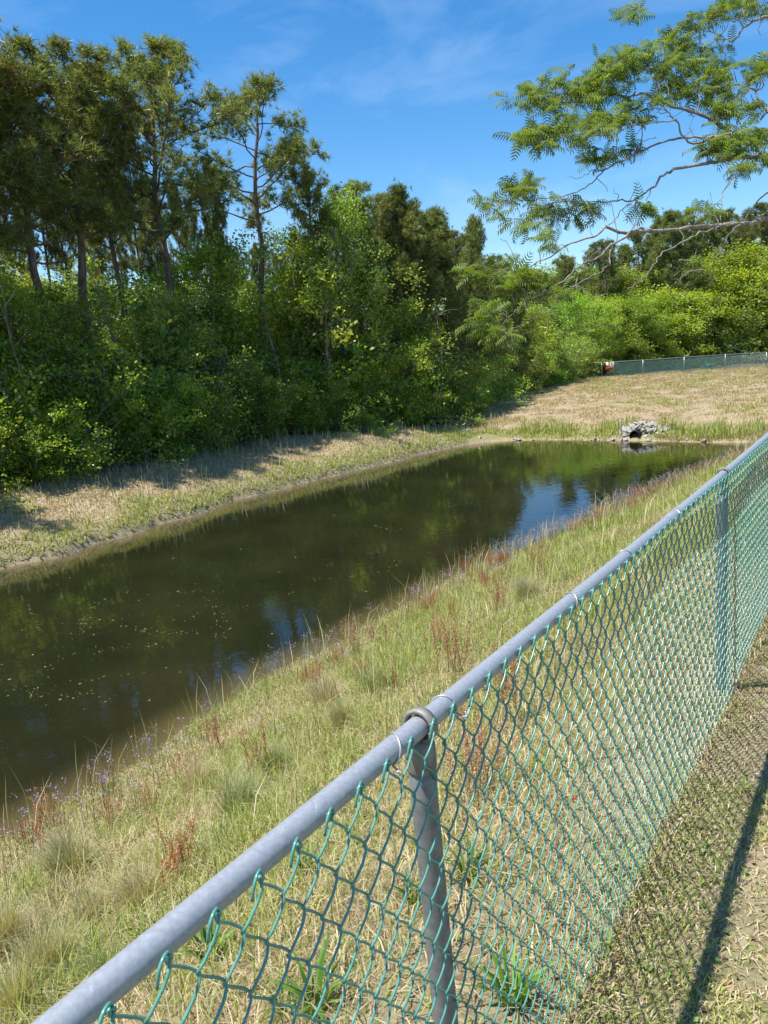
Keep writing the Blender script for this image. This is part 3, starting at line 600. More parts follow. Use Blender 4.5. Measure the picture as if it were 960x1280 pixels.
for yj in (2.62, 8.7): mb = MB(); zj = float(np.interp(yj, ry, rz)); tube(mb, [(0, yj, zj), (0, yj+.003, zj), (0, yj+.15, zj), (0, yj+.153, zj)], [.019, .0205, .0205, .019], 24); mb.build('rail_sleeve', M_STEEL, fence, True)
def plane_x(px, py, x=0.0):
    r = ray(px, py); t = (x-CAM[0])/r[0]; return CAM+r*t
a1 = plane_x(527, 905); b1 = plane_x(560, 1270)
PST = [(a1[1]-.004, b1[1]+(b1[1]-a1[1])*(b1[2]/(a1[2]-b1[2])))] + [(3.60, 3.74), (6.65, 6.7), (9.7, 9.7), (12.75, 12.75), (15.8, 15.8), (18.85, 18.85), (21.9, 21.9)]
for k, (yt, yb) in enumerate(PST):
    mb = MB(); zb = H1(0, yb); zt = float(np.interp(yt, ry, rz))-.035
    pts = spline([(-.004, yb, zb-.1), (-.004, (yb+yt)/2, (zb+zt)/2), (-.004, yt, zt)], 8); tube(mb, pts, .0235, 20, cap=True); po = mb.build('post', M_STEEL2, fence, True)
    cb = MB(); dv = unit(pts[-1]-pts[-2]); tube(cb, [pts[-1]-dv*.045, pts[-1]-dv*.043, pts[-1]-dv*.0, pts[-1]+dv*.012], [.0265, .0268, .0268, .018], 20, cap=True)
    # the loop of the cap: a ring that the rail passes through
    an = np.linspace(0, 2*math.pi, 33); zc = zt+.035
    inn = []; m = 33; ringv = []
    for s_, yy in ((.0232, -.009), (.0300, -.009), (.0300, .009), (.0232, .009)):
        ringv.append(np.stack([np.cos(an)*s_, yt+yy+0*an, zc+np.sin(an)*s_], 1))
    Vr = np.concatenate(ringv); q = []
    for u in range(4):
        u2 = (u+1) % 4
        for t_ in range(32): q.append((u*m+t_, u*m+t_+1, u2*m+t_+1, u2*m+t_))
    cb.add(Vr, None, q); cb.build('loop_cap', M_CAP, po, False)
# woven wires: each a flattened spiral from top to bottom, hooked to its neighbours
def wire_mesh(par, seed, hook):
    rg = np.random.default_rng(seed); zt = 0.0; pts = []; nleg = 25; e = .0018; dx = .0052
    nz_ = 7
    for j in range(nleg):
        s0 = (j+par) % 2; y0 = -e if s0 == 0 else W/2+e; y1 = W/2+e if s0 == 0 else -e; side = -1 if s0 == 0 else 1
        for k in range(nz_):
            f = k/nz_; ff = f-.075*math.sin(2*math.pi*f)*.9
            yy = y0+(y1-y0)*(.5-.5*math.cos(math.pi*f)*(.80)-.1*(math.cos(3*math.pi*f)*.0) if False else (f*.62+.38*(.5-.5*math.cos(math.pi*f))))
            pts.append((side*dx*math.sin(math.pi*f)**.6+rg.normal()*.0001, yy+rg.normal()*.0003, -(j+f)*HD+rg.normal()*.0003))
    P = np.array(pts); mbw = MB()
    y_top = P[0, 1]
    if hook: # knuckled end: up, over and down again beside itself
        sg = 1
        hk = np.array([(.006, y_top-.020, -.012), (.009, y_top-.019, .004), (.010, y_top-.014, .016), (.007, y_top-.005, .019), (.003, y_top+.002, .013), (0, y_top+.002, .005)])
        P = np.concatenate([spline(hk, 14), P])
    else:
        hk = np.array([(-.004, y_top-.006, .004), (.002, y_top-.009, .010), (.006, y_top-.004, .012), (.004, y_top-.0, .006)]); P = np.concatenate([spline(hk, 8), P])
    tube(mbw, P, RW, 6, cap=True); return mbw.mesh('wire', M_VINYL, True)
# at the top row, wires of odd and even number meet in one hook
WM = {(p, v): wire_mesh(p, 40+p*7+v, p == 0) for p in (0, 1) for v in range(3)}
fr_ = np.random.default_rng(9)
def fence_x(y): return .0275+.006*math.sin(y*1.7+1)+.004*math.sin(y*4.1)
HY0 = 1.0-W*34
for k in range(300):
    y = HY0+k*W/2; p = k % 2   # parity 0 starts at its left (y-e) end with a hook; parity 1 starts at its right end
    # both meet the shared top vertex at even multiples
    yy = y; rise = .004*math.sin(y*2.3)
    link('wire', WM[(0 if p == 0 else 1, fr_.integers(3))], fence, (fence_x(y), yy, float(np.interp(y, ry, rz))+.003+rise+fr_.normal()*.0012), (fr_.normal()*.0012+.004*math.sin(y*1.3), .012*math.sin(y*.9+2), 0))
far = MB(); yend = 23.5; y = HY0+300*W/2; src = [np.array([v.co[:] for v in WM[(p, 0)].vertices]) for p in (0, 1)]
# farther on the same weave in thin three-sided wire
k = 300
while y < yend:
    p = k % 2; zt = float(np.interp(y, ry, rz))-.012; zz = [zt-j*HD for j in range(25)]; pts = [(fence_x(y)+(.003 if (j+p) % 2 else -.003), y+((j+p) % 2)*W/2, zz[j]) for j in range(25)]
    tube(far, pts, RW, 3); y += W/2; k += 1
far.build('wire_weave', M_VINYL, fence, kind='stuff')
# tie wires round the rail
def tie(yc, slant, seed, x=0.0):
    rg = np.random.default_rng(seed); zc = float(np.interp(yc, ry, rz)); r = .0204; a = np.linspace(math.pi*1.05, -.9, 22)
    pts = [(math.cos(t)*r, yc+slant*(t-.5)*.012, zc+math.sin(t)*r) for t in a]
    pts += [(.030, yc-slant*.020, zc-.022), (.033, yc-slant*.026, zc-.020), (.029, yc-slant*.030, zc-.014)]
    m_ = MB(); tube(m_, spline(pts, 60), .0018, 6, cap=True); m_.build('tie_wire', M_TIE, fence, True)
for k, (px, py) in enumerate([(488, 922), (556, 862), (712, 742), (782, 684), (843, 636)]):
    P = plane_x(px, py, 0.0); tie(float(P[1]), (1 if k % 2 == 0 else -.6), 60+k)

# ------------------------------------------------------------------ far fence, sign, box
ffence = thing('boundary_fence', 'distant green chain-link fence along the top of the tan slope below the trees', 'fence', (0, 0, 0))
fp = [at_depth(px, 466, 60) for px in (752, 958)]; A = np.array([-18.1, 57.0]); B = np.array([-8.0, 63.9]); ud = (B-A)/np.linalg.norm(B-A)
fpts = [A+ud*3.05*k for k in range(0, 9)]
fz = [H1(*p) for p in fpts]; top = [z+1.12 for z in fz]
left_end = A+np.array([-4.5, 1.2])
tr_ = MB(); tube(tr_, [(left_end[0], left_end[1], H1(*left_end)+1.1)]+[(p[0], p[1], t_) for p, t_ in zip(fpts, top)], 0.02, 6, cap=True); tr_.build('top_rail', M_TIE, ffence, True)
for p, z in zip([left_end]+fpts, [H1(*left_end)]+fz):
    m_ = MB(); tube(m_, [(p[0], p[1], z-.1), (p[0], p[1], z+1.14)], 0.024, 8, cap=True); m_.build('post', M_TIE, ffence, True)
mesh_ = MB(); Ltot = 3.05*8; n = int(Ltot/W)
def fpt(s, h):
    k = min(int(s/3.05), 7); f = s/3.05-k; q = A+ud*s; return np.array([q[0], q[1], (fz[k]*(1-f)+fz[k+1]*f)+h])
for sgn in (-1, 1):
    for k in range(-14, n+15):
        s0 = k*W; s1 = s0+sgn*1.06; pts = []
        lo, hi = (s0, s1)
        h0, h1 = .03, 1.09
        if min(s0, s1) < 0 or max(s0, s1) > Ltot: continue
        a_ = fpt(s0, h0); b_ = fpt(s1, h1); m2 = fpt((s0+s1)/2, (h0+h1)/2)
        tube(mesh_, [a_, m2, b_], .0052, 3)
mesh_.build('wire_weave', M_VINYL, ffence, kind='stuff')
sg = fpt(.55, 0); an = math.atan2(ud[1], ud[0])
sign = thing('warning_sign', 'small red and white sign hanging on the left end of the far fence', 'sign', (sg[0]+.10, sg[1]-.14, sg[2]+.15), an)
m_w = noise_mat('sign_white', (.70, .70, .70), (.8, .8, .8), 8, .5, 0)[0] if False else noise_mat('sign_white', (.62, .62, .62), (.78, .78, .78), 8, .5, .02)
m_r = noise_mat('sign_red', (.42, .05, .035), (.55, .09, .06), 12, .5, .02); m_k = noise_mat('sign_black', (.02, .02, .02), (.05, .05, .05), 9, .5, .02)
s_ = MB(); bx(s_, -.32, .32, -.012, .0, .38, 1.02); s_.build('sign_plate', m_w, sign)
s_ = MB(); bx(s_, -.32, .32, -.018, -.0125, .38, .66); bx(s_, -.32, -.06, -.018, -.0125, .663, .80); s_.build('red_print', m_r, sign)
s_ = MB(); bx(s_, .07, .18, -.018, -.0125, .86, .94); bx(s_, -.24, .0, -.024, -.019, .50, .57); bx(s_, .05, .22, -.024, -.019, .50, .57); s_.build('black_print', m_k, sign)
tp = at_depth(886, 468, 58.0); tz = H1(tp[0], tp[1])
sign.scale = (.95,)*3
boxo = thing('utility_box', 'small teal box with a darker lid standing in the grass before the far fence', 'box', (tp[0], tp[1], tz), .5)
m_t = noise_mat('teal_plastic', (.02, .16, .18), (.03, .24, .26), 10, .5, .05); m_t2 = noise_mat('dark_teal', (.012, .09, .11), (.02, .13, .15), 10, .5, .05)
s_ = MB(); bx(s_, -.21, .21, -.16, .16, .10, .36); s_.build('body', m_t2, boxo); s_ = MB(); bx(s_, -.25, .25, -.19, .19, .362, .42); bx(s_, -.2, .2, -.14, .14, .421, .45); s_.build('lid', m_t, boxo)
for sx in (-1, 1): s_ = MB(); bx(s_, sx*.15-.03, sx*.15+.03, -.05, .05, -.1, .099); s_.build('leg', m_t2, boxo)

# ------------------------------------------------------------------ culvert and stones
def stone_mesh(seed):
    import bmesh
    bm = bmesh.new(); bmesh.ops.create_icosphere(bm, subdivisions=2, radius=.5); rg = np.random.default_rng(seed); pl = unit(rg.normal(size=(9, 3))); pd = .21+.16*rg.random(9)
    sc_ = np.array([1, .72+.2*rg.random(), .5+.2*rg.random()])
    for v in bm.verts:
        c = np.array(v.co)
        for n_, d_ in zip(pl, pd):
            e = c@n_-d_
            if e > 0: c = c-n_*e*.9
        v.co = Vector(c*sc_)
    me = bpy.data.meshes.new('stone'); bm.to_mesh(me); bm.free(); me.materials.append(M_STONE)
    return me
SM = [stone_mesh(70+k) for k in range(6)]
cx, cy = -6.95, 26.62
pile = thing('riprap_pile', 'heap of pale broken stones piled round the mouth of the drain pipe', 'stone pile', (cx, cy, WZ))
pr = np.random.default_rng(31)
def stone(parent, x, y, s, name='stone', z=None, **k):
    zz = H1(x, y) if z is None else z; o = link(name, SM[pr.integers(6)], parent, None, tuple(pr.random(3)*[.6, .6, 6.28]), (s, s, s*1.05), **k)
    o.location = (x, y, zz+s*.12) if parent is None else (x-parent.location[0], y-parent.location[1], zz+s*.12-parent.location[2]); return o
for k in range(150):
    a = pr.random()*6.28; r = pr.random()**.5; x = cx+.02+math.cos(a)*r*.86; y = cy+.85+math.sin(a)*r*.85
    if abs(x-cx) < .3 and y < cy+.42: continue
    stone(pile, x, y, pr.uniform(.10, .27))
for x, y, z, s in [(-.33, .1, .08, .3), (.32, .12, .1, .3), (-.22, .12, .27, .26), (.02, .16, .40, .3), (.24, .14, .28, .26), (-.42, .25, .3, .3), (.45, .3, .25, .28)]: stone(pile, cx+x, cy+y, s, z=WZ+z)
pipe = thing('drain_pipe', 'black round mouth of the drain pipe between the stones at the far shore', 'pipe', (cx, cy, WZ+.16))
s_ = MB(); prof = [(.205, -.12), (.205, 1.6), (.215, 1.6)]; ys = np.linspace(-.12, 1.6, 30)
rr = .215+.012*(np.arange(30) % 2); tube(s_, np.stack([ys*0, ys, ys*0], 1), rr*.8, 20); tube(s_, [(0, 1.58, 0), (0, -.12, 0)], [.16, .16], 20)
an = np.arange(20)*2*math.pi/20
s_.add(np.concatenate([np.stack([np.cos(an)*.16, an*0-.12, np.sin(an)*.16], 1), np.stack([np.cos(an)*.172, an*0-.12, np.sin(an)*.172], 1)]), None, [(q_, (q_+1) % 20, 20+(q_+1) % 20, 20+q_) for q_ in range(20)])
s_.add([(0, 1.5, 0)]+[(math.cos(t)*.16, 1.5, math.sin(t)*.16) for t in an], [(0, 1+q_, 1+(q_+1) % 20) for q_ in range(20)]); s_.build('pipe_wall', M_PIPE, pipe, True)
GR = 'loose stones along the far waterline'
for px, s in [(718, .14), (731, .22), (737, .18), (744, .16), (752, .3), (760, .2), (768, .22), (776, .3), (783, .22), (812, .2), (822, .24), (834, .14), (846, .18), (600, .2), (648, .16), (652, .2), (668, .12), (695, .14), (861, .16), (884, .2), (560, .16), (634, .12)]:
    P = at_z(px, 549.5+pr.random()*1.5 if px > 640 else 553, WZ); yy = float(y_far(np.array([P[0]]))[0])+pr.uniform(-.12, .1) if px > 620 else P[1]
    o = stone(None, float(P[0]*yy/P[1]) if False else float(P[0]), yy, s, 'shore_stone', label='loose pale stone lying in the row along the far waterline beside the drain', category='stone', group=GR)
for k in range(46):
    P = at_z(571+pr.normal()*9, 529+pr.normal()*2.2, -1.3); s = pr.uniform(.08, .2)
    stone(None, P[0], P[1], s, 'flat_stone', label='small pale stone in the scattered patch on the slope at the corner of the pond', category='stone', group='stones scattered at the corner of the slope')
lg = thing('driftwood', 'short dark stick lying at the far waterline right of the drain pipe', 'stick', tuple(at_z(873, 552, WZ)))
s_ = MB(); tube(s_, [(-.3, 0, .02), (0, .05, .05), (.3, -.02, .06)], [.02, .035, .02], 6, cap=True); s_.build('stick', M_BARK2, lg, True)

# ------------------------------------------------------------------ grass and weeds
def blades(mb, x, y, h, w, lean, col, rg, z=None, bend=1.0, cdir=None):
    n = len(x); z = height(x, y) if z is None else z; a = rg.random(n)*6.283 if cdir is None else cdir; dirv = np.stack([np.cos(a), np.sin(a)], 1); tw_ = a+math.pi/2+rg.normal(size=n)*.6
    sv = np.stack([np.cos(tw_), np.sin(tw_)], 1)*w[:, None]*.5; b = np.stack([x, y, z-.01], 1)
    m = b.copy(); m[:, :2] += dirv*(h*lean*.35)[:, None]; m[:, 2] += h*.6*(1-.25*np.minimum(lean, 1)); t = b.copy(); t[:, :2] += dirv*(h*lean)[:, None]; t[:, 2] += h*(1-.6*bend*np.clip(lean, 0, 1.2)**1.5)
    s3 = np.concatenate([sv, np.zeros((n, 1))], 1)
    V = np.stack([b-s3*.8, b+s3*.8, m+s3, m-s3, t], 1).reshape(-1, 3); k = np.arange(n)*5
    mb.add(V, np.stack([k+3, k+2, k+4], 1), np.stack([k, k+1, k+2, k+3], 1), np.repeat(col, 5, 0))
def pal(rg, n, cols, wts, jit=.2):
    c = np.array(cols)[rg.choice(len(cols), n, p=np.array(wts)/sum(wts))]; return c*(1+jit*(rg.random((n, 1))*2-1))
G_Y = (.36, .39, .10); G_D = (.16, .22, .055); G_B = (.25, .33, .07); T_P = (.55, .47, .30); T_D = (.38, .30, .18); T_G = (.40, .42, .23); RED = (.30, .10, .06)
def scatter(rg, x0, x1, y0, y1, dens, keepf):
    n = int((x1-x0)*(y1-y0)*dens); x = rg.uniform(x0, x1, n); y = rg.uniform(y0, y1, n); k = keepf(x, y) > rg.random(n); return x[k], y[k]
rg = np.random.default_rng(77)
# near bank
gb = MB()
for y0, y1, dens, ws in [(-.3, 3, 5200, 1), (3, 6, 4400, 1.1), (6, 10, 3000, 1.35), (10, 16, 1700, 1.8), (16, 27, 950, 2.6)]:
    kf = lambda x, y: ((inside(x, y) < .04) & (x < .12)).astype(float)*(.35+.75*S(.30, .6, fbm(x, y, .8, 31)))*np.where((x > -1.6) & (y < 3.5), .55, 1)
    x, y = scatter(rg, -6.2, .1, y0, y1, dens, kf); n = len(x)
    g = fbm(x, y, 1.1, 32)+.10*S(2.5, 8, y)+.12*S(-1.6, -4.0, x)-.05*S(-1.5, 0, x); grn = np.clip((g-.31)*3.6, .08, 1)
    isg = rg.random(n) < grn; brown = (rg.random(n) < .85*S(12.5, 16, y)*S(2.6, 1.9, x-x_near(y)+fbm(x, y, .9, 35)))
    col = np.where(isg[:, None], pal(rg, n, [G_Y, G_D, G_B, T_G], [.42, .16, .3, .12]), pal(rg, n, [T_P, T_D, T_G, (.25, .20, .10)], [.3, .3, .28, .12]))
    col = np.where(brown[:, None], pal(rg, n, [(.28, .20, .13), (.20, .14, .09), (.38, .30, .2)], [1, 1, 1]), col)
    hh = (.05+.16*rg.random(n)**1.4)*(.6+.9*vnoise(x, y, .7, 33)); hh = np.where(isg, hh, hh*rg.uniform(.35, 1.2, n)); hh = np.where(brown, hh*1.7, hh); hh *= 1+.15*S(4, 9, y)-.45*S(12, 20, y)
    hh *= (.55+.45*S(-.2, -1.4, x))*(1-.35*S(1.6, .4, x-x_near(y)))
    blades(gb, x, y, hh, (.0022+.003*rg.random(n))*ws, rg.random(n)*.9+.1, col, rg)
    # fallen straw and thatch
    x, y = scatter(rg, -6.0, .1, y0, y1, dens*.45, kf); n = len(x)
    blades(gb, x, y, .05+.1*rg.random(n), (.002+.0025*rg.random(n))*ws, 1.0+rg.random(n)*.5, pal(rg, n, [T_P, T_D, (.2, .14, .09)], [.45, .4, .15]), rg, height(x, y)+.012, 1.0)
# seed stalks all over the bank
x, y = scatter(rg, -6, -.4, 1.2, 24, 34, lambda x, y: (inside(x, y) < .0)*S(.35, .6, fbm(x, y, 1.3, 36))); n = len(x)
blades(gb, x, y, .22+.28*rg.random(n), (.0022+.002*rg.random(n))*(1+y/8), rg.random(n)*.7, pal(rg, n, [T_P, T_G, G_Y, (.36, .22, .15)], [.4, .3, .15, .15]), rg)
# taller stalks near the water
x, y = scatter(rg, -6, -2, 1.5, 27, 40, lambda x, y: (inside(x, y) < .1)*S(1.8, .3, x-x_near(y))); n = len(x)
blades(gb, x, y, .35+.3*rg.random(n), .003+.003*rg.random(n)*(1+y/12), rg.random(n)*.6, pal(rg, n, [T_P, T_G, G_B, (.3, .2, .14)], [.35, .3, .2, .15]), rg)
gb.build('bank_grass', M_GRASS, kind='stuff')
# leafy ground cover
lc = MB()
for y0, y1, dens, s_l in [(-.3, 4, 3000, .014), (4, 9, 2100, .018), (9, 20, 700, .028)]:
    x, y = scatter(rg, -6, .05, y0, y1, dens, lambda x, y: (inside(x, y) < .02)*S(.42, .62, fbm(x, y, .9, 41)+.1*S(-3, -5, x))); n = len(x); z = height(x, y)+rg.random(n)**1.5*.09*(.5+.5*S(-.3, -2, x))
    leaves(lc, np.stack([x, y, z], 1), 1, .02, s_l, (.15, .22, .04), rg, .6, jit=.35)
lc.build('ground_cover', M_GRASS, kind='stuff')
# path side: short turf, straw and dead leaves
pg = MB()
for y0, y1, dens, ws in [(.8, 3, 13000, 1), (3, 6, 7500, 1.2), (6, 11, 3200, 1.8)]:
    kf = lambda x, y: np.clip((fbm(x, y, .45, 23)-.34)*5, .12, 1)
    x, y = scatter(rg, -.05, 2.1, y0, y1, dens, kf); n = len(x)
    blades(pg, x, y, .015+.045*rg.random(n)**1.5, (.002+.0025*rg.random(n))*ws, .2+rg.random(n), pal(rg, n, [G_Y, G_B, G_D, T_G], [.5, .25, .07, .18]), rg)
    x, y = scatter(rg, -.05, 2.1, y0, y1, dens*.4, lambda x, y: np.full(len(x), .9)); n = len(x)
    blades(pg, x, y, .02+.04*rg.random(n), (.0018+.0025*rg.random(n))*ws, 1.1+rg.random(n)*.4, pal(rg, n, [T_P, (.6, .52, .36), T_D, (.26, .19, .12)], [.38, .27, .27, .08]), rg, height(x, y)+.002, 1.45)
x, y = scatter(rg, -.3, 2, .8, 7, 260, lambda x, y: np.full(len(x), .7)); n = len(x)
leaves(pg, np.stack([x, y, height(x, y)+.008], 1), 1, .01, .03, (.36, .28, .18), rg, 1.5, jit=.5)
x, y = scatter(rg, -.3, 2, .8, 7, 30, lambda x, y: np.full(len(x), .7)); x, y = x[::3], y[::3]; leaves(pg, np.stack([x, y, height(x, y)+.012], 1), 1, .01, .022, (.50, .48, .42), rg, 1.5, jit=.1)
x, y = scatter(rg, -.1, 2, .8, 9, 420, lambda x, y: S(.5, .62, fbm(x, y, .5, 51))); leaves(pg, np.stack([x, y, height(x, y)+.015], 1), 1, .015, .018, (.15, .25, .05), rg, 1.0)
pg.build('path_turf', M_GRASS, kind='stuff')
# left bank
lb_ = MB()
x, y = scatter(rg, -17.5, -12.5, 2, 30, 650, lambda x, y: (inside(x, y) < -.03)*(x > tline(y)-.8)*1.0); n = len(x); ga_, _, _ = zones(x, y); isg = rg.random(n) < .06+.86*ga_
blades(lb_, x, y, (.05+.12*rg.random(n))*np.where(isg, 1.1, .5), .012+.012*rg.random(n), rg.random(n)*1.0, np.where(isg[:, None], pal(rg, n, [G_Y, G_B, T_G], [.5, .3, .2]), pal(rg, n, [T_P, T_D, (.34, .26, .19)], [.3, .4, .3])), rg)
x, y = scatter(rg, -17.5, -13.2, 3, 30, 12, lambda x, y: (x > tline(y)-1)*1.0); n = len(x); blades(lb_, x, y, .2+.25*rg.random(n), .010+.01*rg.random(n), rg.random(n)*.3, pal(rg, n, [(.55, .5, .38), T_G], [.7, .3]), rg)
lb_.build('left_bank_grass', M_GRASS, kind='stuff')
# far slope
fg = MB()
def yfence(x): return 57.0+(x+18.1)*.683
x, y = scatter(rg, -21, 2, 26.2, 66, 330, lambda x, y: (inside(x, y) < -.02)*(((x-cx)/.62)**2+((y-cy-.45)/.8)**2 > .6+.6*rg.random(len(x)))*(y < yfence(x)+1)*(x > tline(y)-.8)*(x > -4-(y-26)*.33+(-13))*(x < 1)*1.0); n = len(x); ga_, _, _ = zones(x, y)
pt = fbm(x, y, 1.8, 61); cl_ = fbm(x, y, .7, 62); isg = rg.random(n) < np.clip(.92*ga_+.10+1.6*(pt-.5)+.9*(cl_-.5), 0.03, 1)
hh = np.where(ga_ > .5, .16+.22*rg.random(n), .035+.07*rg.random(n))*(.7+.6*pt)*(.45+1.3*S(.4,.65,cl_))
blades(fg, x, y, hh, (.012+.014*rg.random(n))*(1+S(30, 60, y)*.8), rg.random(n)*.9, np.where(isg[:, None], pal(rg, n, [G_Y, G_B, T_G], [.5, .28, .22]), pal(rg, n, [T_P, T_D, (.42, .34, .22), (.26, .2, .12)], [.32, .25, .3, .13])), rg)
fg.build('slope_grass', M_GRASS, kind='stuff')
# lavender wildflowers by the water
wf = MB(); x, y = scatter(rg, -6, -2.6, 1.5, 22, 55, lambda x, y: (inside(x, y) < .0)*S(2.0, .5, x-x_near(y))*S(.40, .58, fbm(x, y, 1.2, 71)+.08)); n = len(x); h = .22+.2*rg.random(n); z = height(x, y)
ang = rg.random(n)*6.28; blades(wf, x, y, h, np.full(n, .004), rg.random(n)*.3, pal(rg, n, [(.12, .14, .06), (.2, .12, .1)], [1, 1]), rg, z, 1.0, ang)
hd = np.stack([x, y, z+h*.92], 1); leaves(wf, hd, 10, .045, .012, (.36, .30, .50), rg, .2, jit=.25)
wf.build('wildflowers', M_GRASS, kind='stuff')
# floating leaves and pollen on the pond
fl = MB(); cl = [at_z(px, py, WZ) for px, py in [(215, 790), (160, 810), (130, 850), (60, 840), (230, 740), (110, 775), (300, 760), (120, 870), (440, 720), (270, 770), (350, 700), (500, 700), (20, 860), (60, 790), (185, 770), (580, 630), (480, 660)]]
pts = []
for c in cl:
    m = rg.integers(16, 52); a = rg.random()*3.14; u = rg.normal(size=m)*.5; v = rg.normal(size=m)*.07; pts.append(np.stack([c[0]+u*math.cos(a)-v*math.sin(a), c[1]+u*math.sin(a)+v*math.cos(a), np.full(m, WZ+.004)], 1))
m = 170; pts.append(np.stack([rg.uniform(-12.5, -5.8, m), rg.uniform(2, 20, m), np.full(m, WZ+.004)], 1)); P = np.concatenate(pts); P = P[inside(P[:, 0], P[:, 1]) > .15]
n = len(P); a = rg.random(n)*6.28; s = (.006+.017*rg.random(n)**2); du = np.stack([np.cos(a)*s, np.sin(a)*s, 0*a], 1); dv_ = np.stack([-np.sin(a)*s*.55, np.cos(a)*s*.55, .15*s], 1)
kk = np.arange(n)*4; fl.add(np.stack([P-du, P-dv_*[1, 1, 0], P+du, P+dv_], 1).reshape(-1, 3), None, np.stack([kk, kk+1, kk+2, kk+3], 1), np.repeat(pal(rg, n, [(.34, .29, .11), (.24, .18, .08), (.16, .18, .06)], [.5, .3, .2]), 4, 0))
fl.build('floating_leaves', M_GRASS, kind='stuff')

# ------------------------------------------------------------------ single plants
def sorrel(seed, h, n_st, col=(.36, .13, .08)):
    r_ = np.random.default_rng(seed); a = MB(); b = MB()
    for k in range(n_st):
        p = np.append(r_.normal(size=2)*.05, 0); d = unit(np.array([r_.normal()*.18, r_.normal()*.18, 1])); hh = h*(.6+.5*r_.random()); pts, _ = limb(r_, p, d, hh, 5, .12, .1); tube(a, pts, [.0022, .002, .0018, .0014, .001], 3, (.30, .20, .10))
        m = 120; f = .38+.62*r_.random(m)**.8; idx = np.minimum((f*4).astype(int), 3); q = pts[idx]+(pts[idx+1]-pts[idx])*(f*4-idx)[:, None]
        leaves(b, q+r_.normal(size=(m, 3))*[.008, .008, .004], 1, .004, .0086, col, r_, 0, jit=.35)
    return a.mesh('stalk', M_PLANT), b.mesh('seed_head', M_PLANT)
SO = [sorrel(81, .42, 9), sorrel(82, .34, 16, (.42, .19, .11)), sorrel(83, .5, 7), sorrel(84, .40, 16, (.46, .27, .16))]
def put(name, parts, nms, x, y, s, lb, cat, grp=None, rz=None):
    r = thing(name, lb, cat, (x, y, H1(x, y)), random.random()*6.28 if rz is None else rz, s, grp)
    for nm, me in zip(nms, parts): link(nm, me, r)
    return r
def zat(px, py):
    """walk a ray down to the ground"""
    r = ray(px, py); t = .4
    while t < 80:
        P = CAM+r*t
        if P[2] < H1(P[0], P[1]): return P
        t += .02+.004*t
    return P
SP = [(213, 892, 0, 1.0, 'red sorrel plant at the waterline beside the brown shallows'), (272, 925, 0, 1.0, 'red sorrel plant just right of the one at the waterline'), (325, 960, 2, .9, 'thin red sorrel plant in the middle of the near bank'), (217, 1085, 1, 1.0, 'reddest sorrel plant, standing above the middle of the near rail'),
 (62, 1060, 2, .8, 'thin sorrel plant low at the left edge of the bank'), (155, 925, 3, .9, 'pale pinkish sorrel plant leaning at the waterline'), (570, 830, 3, 1.15, 'broad haze of orange sorrel behind the rail and first post'), (548, 800, 3, 1.0, 'orange sorrel plant left of the broad one behind the rail'),
 (622, 755, 0, .9, 'red sorrel plant near the rail, upper right of the orange ones'), (610, 720, 1, .9, 'short sorrel plant half way up the bank'), (30, 960, 1, .8, 'sorrel plant in the purple flowers at the left edge'), (5, 1000, 0, .8, 'sorrel plant cut by the left edge'), (380, 840, 1, .8, 'small sorrel plant close to the water left of centre'),
 (440, 790, 3, .9, 'pink sorrel plant at the waterline in the middle'), (120, 960, 3, .9, 'brownish sorrel plant behind the purple flowers'), (600, 985, 3, 1.0, 'brown sorrel seen through the mesh right of the first post'), (640, 900, 0, 1.1, 'red sorrel seen through the top of the mesh')]
for px, py, v, s, lb in SP:
    P = zat(px, py+18); put('sorrel_plant', SO[v], ('stalk', 'seed_head'), P[0], P[1], s*.95, lb, 'plant', 'red sorrel plants on the near bank')
for k in range(46):
    y = rg.uniform(1.5, 15); x = float(x_near(np.array([y]))[0])+.25+abs(rg.normal())*1.1
    if x > -.6: continue
    put('sorrel_plant', SO[rg.integers(4)], ('stalk', 'seed_head'), x, y, rg.uniform(.5, .95), 'small rusty sorrel plant scattered through the grass of the near bank', 'plant', 'small sorrel plants scattered over the near bank')
def bunch(seed, n, h, cols):
    r_ = np.random.default_rng(seed); a = MB(); ang = r_.random(n)*6.28; rr = r_.random(n)**.8*.11; x = np.cos(ang)*rr; y = np.sin(ang)*rr; hh = h*(.55+.55*r_.random(n))
    blades(a, x, y, hh, .0018+.0018*r_.random(n), .15+.75*r_.random(n)**1.3, pal(r_, n, cols, [1]*len(cols)), r_, np.zeros(n), .9, np.where(r_.random(n) < .45, .8+r_.normal(size=n)*.5, ang+r_.normal(size=n)*.6)); return (a.mesh('blades', M_PLANT),)
BU = [bunch(91, 900, .38, [(.42, .40, .22), (.34, .37, .18), (.52, .46, .3)]), bunch(92, 700, .32, [(.32, .38, .15), (.40, .42, .22), (.26, .33, .12)]), bunch(93, 600, .34, [(.5, .43, .28), (.4, .36, .2)])]
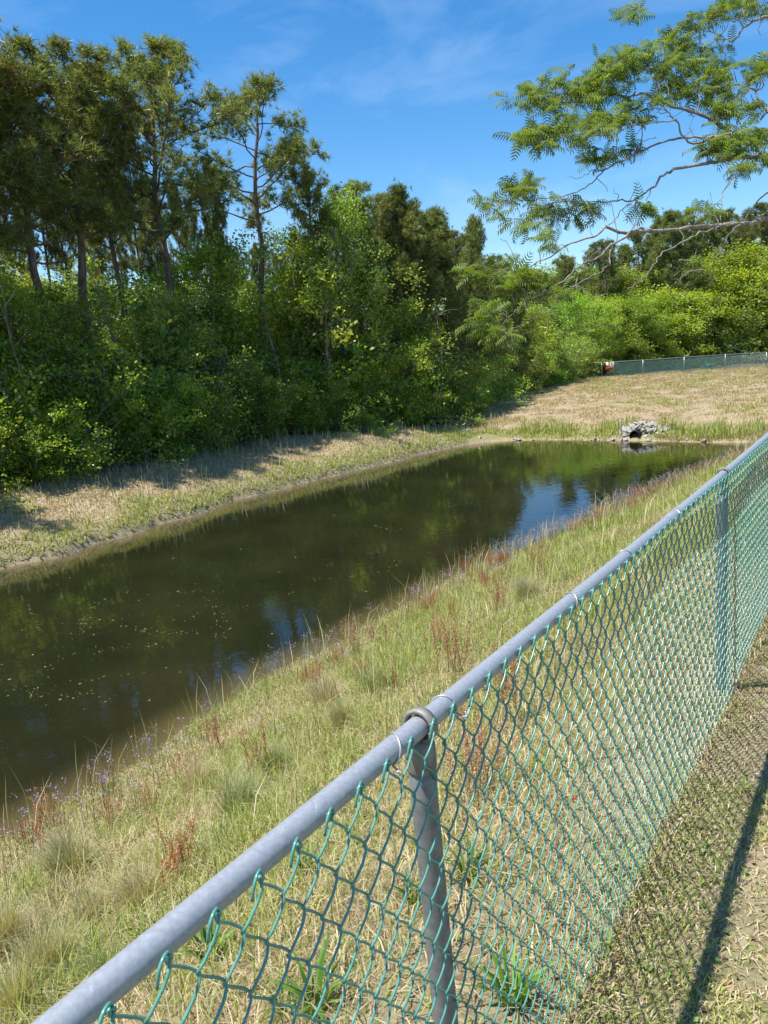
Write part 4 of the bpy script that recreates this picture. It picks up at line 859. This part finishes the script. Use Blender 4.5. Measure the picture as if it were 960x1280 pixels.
for px, py, v, s, lb in [(60, 1230, 0, 0.9, 'large pale bunchgrass at the lower left corner'), (10, 1180, 0, 0.78, 'pale bunchgrass cut by the left edge above the corner'), (120, 1150, 2, 0.7, 'dry straw-coloured bunchgrass right of the large corner clump'), (25, 1265, 0, 0.7, 'pale bunchgrass at the very bottom left'),
 (140, 1225, 1, 0.62, 'grey-green bunchgrass against the rail at lower left'), (180, 1130, 2, .8, 'straw bunchgrass below the reddest sorrel'), (300, 1010, 1, .9, 'grey-green bunchgrass in the middle of the near bank'), (345, 960, 1, .8, 'blue-green bunchgrass right of the thin red sorrel'), (430, 905, 0, .72, 'pale fan-shaped bunchgrass behind the first post top'),
 (410, 880, 2, 1.0, 'straw bunchgrass up the bank from the pale fan'), (660, 745, 0, .85, 'silvery bunchgrass half way along the bank near the rail'), (250, 980, 2, .8, 'straw bunchgrass under the waterline sorrel'), (90, 1090, 0, .9, 'pale bunchgrass left of the reddest sorrel'), (470, 860, 1, .9, 'grey-green bunchgrass left of the rail below the orange sorrel')]:
    P = zat(px, py+8); put('bunchgrass_clump', BU[v], ('blades',), P[0], P[1], s, lb, 'grass clump', 'bunchgrass clumps on the near bank')
def strap(seed, n, h, wd):
    r_ = np.random.default_rng(seed); a = MB(); ang = np.arange(n)*2.4+r_.random(n)*.5; x = np.cos(ang)*.012; y = np.sin(ang)*.012
    blades(a, x, y, h*(.6+.5*r_.random(n)), wd*(.7+.5*r_.random(n)), .35+.6*r_.random(n), pal(r_, n, [(.10, .22, .03), (.14, .27, .045), (.17, .28, .06)], [1, 1, 1]), r_, np.zeros(n), .8, ang); return (a.mesh('leaf_blades', M_PLANT),)
ST = [strap(101, 34, .20, .012), strap(102, 26, .15, .010)]
for px, py, v, s, lb in [(262, 1195, 0, 1.0, 'bright green strap-leaved tuft under the rail seen through the first wires'), (395, 1262, 0, 1.1, 'bright green tuft behind the mesh at the bottom edge'), (385, 1090, 1, 1.0, 'small green tuft behind the top wires left of the first post'), (355, 1265, 1, .9, 'small green tuft at the bottom edge left of the larger one'),
 (520, 1130, 1, .9, 'green tuft behind the left side of the first post'), (640, 1255, 0, 1.0, 'green tuft behind the mesh right of the first post foot'), (585, 1090, 1, 1.1, 'green tuft behind the mesh right of the first post'), (450, 985, 1, 1.0, 'green tuft just under the rail left of the post cap')]:
    P = zat(px, py+5); put('strap_leaf_tuft', ST[v], ('leaf_blades',), P[0], P[1], s, lb, 'plant', 'green tufts behind the mesh')
P = zat(707, 1003); s_ = MB(); bx(s_, -.012, .014, -.006, .006, 0, .003); bx(s_, -.004, .006, -.014, -.0065, .001, .006); o = s_.build('litter_scrap', m_r, None, label='tiny scrap of red litter lying at the foot of the mesh', category='litter'); o.location = (P[0]+.03, P[1], H1(P[0], P[1])+.02)
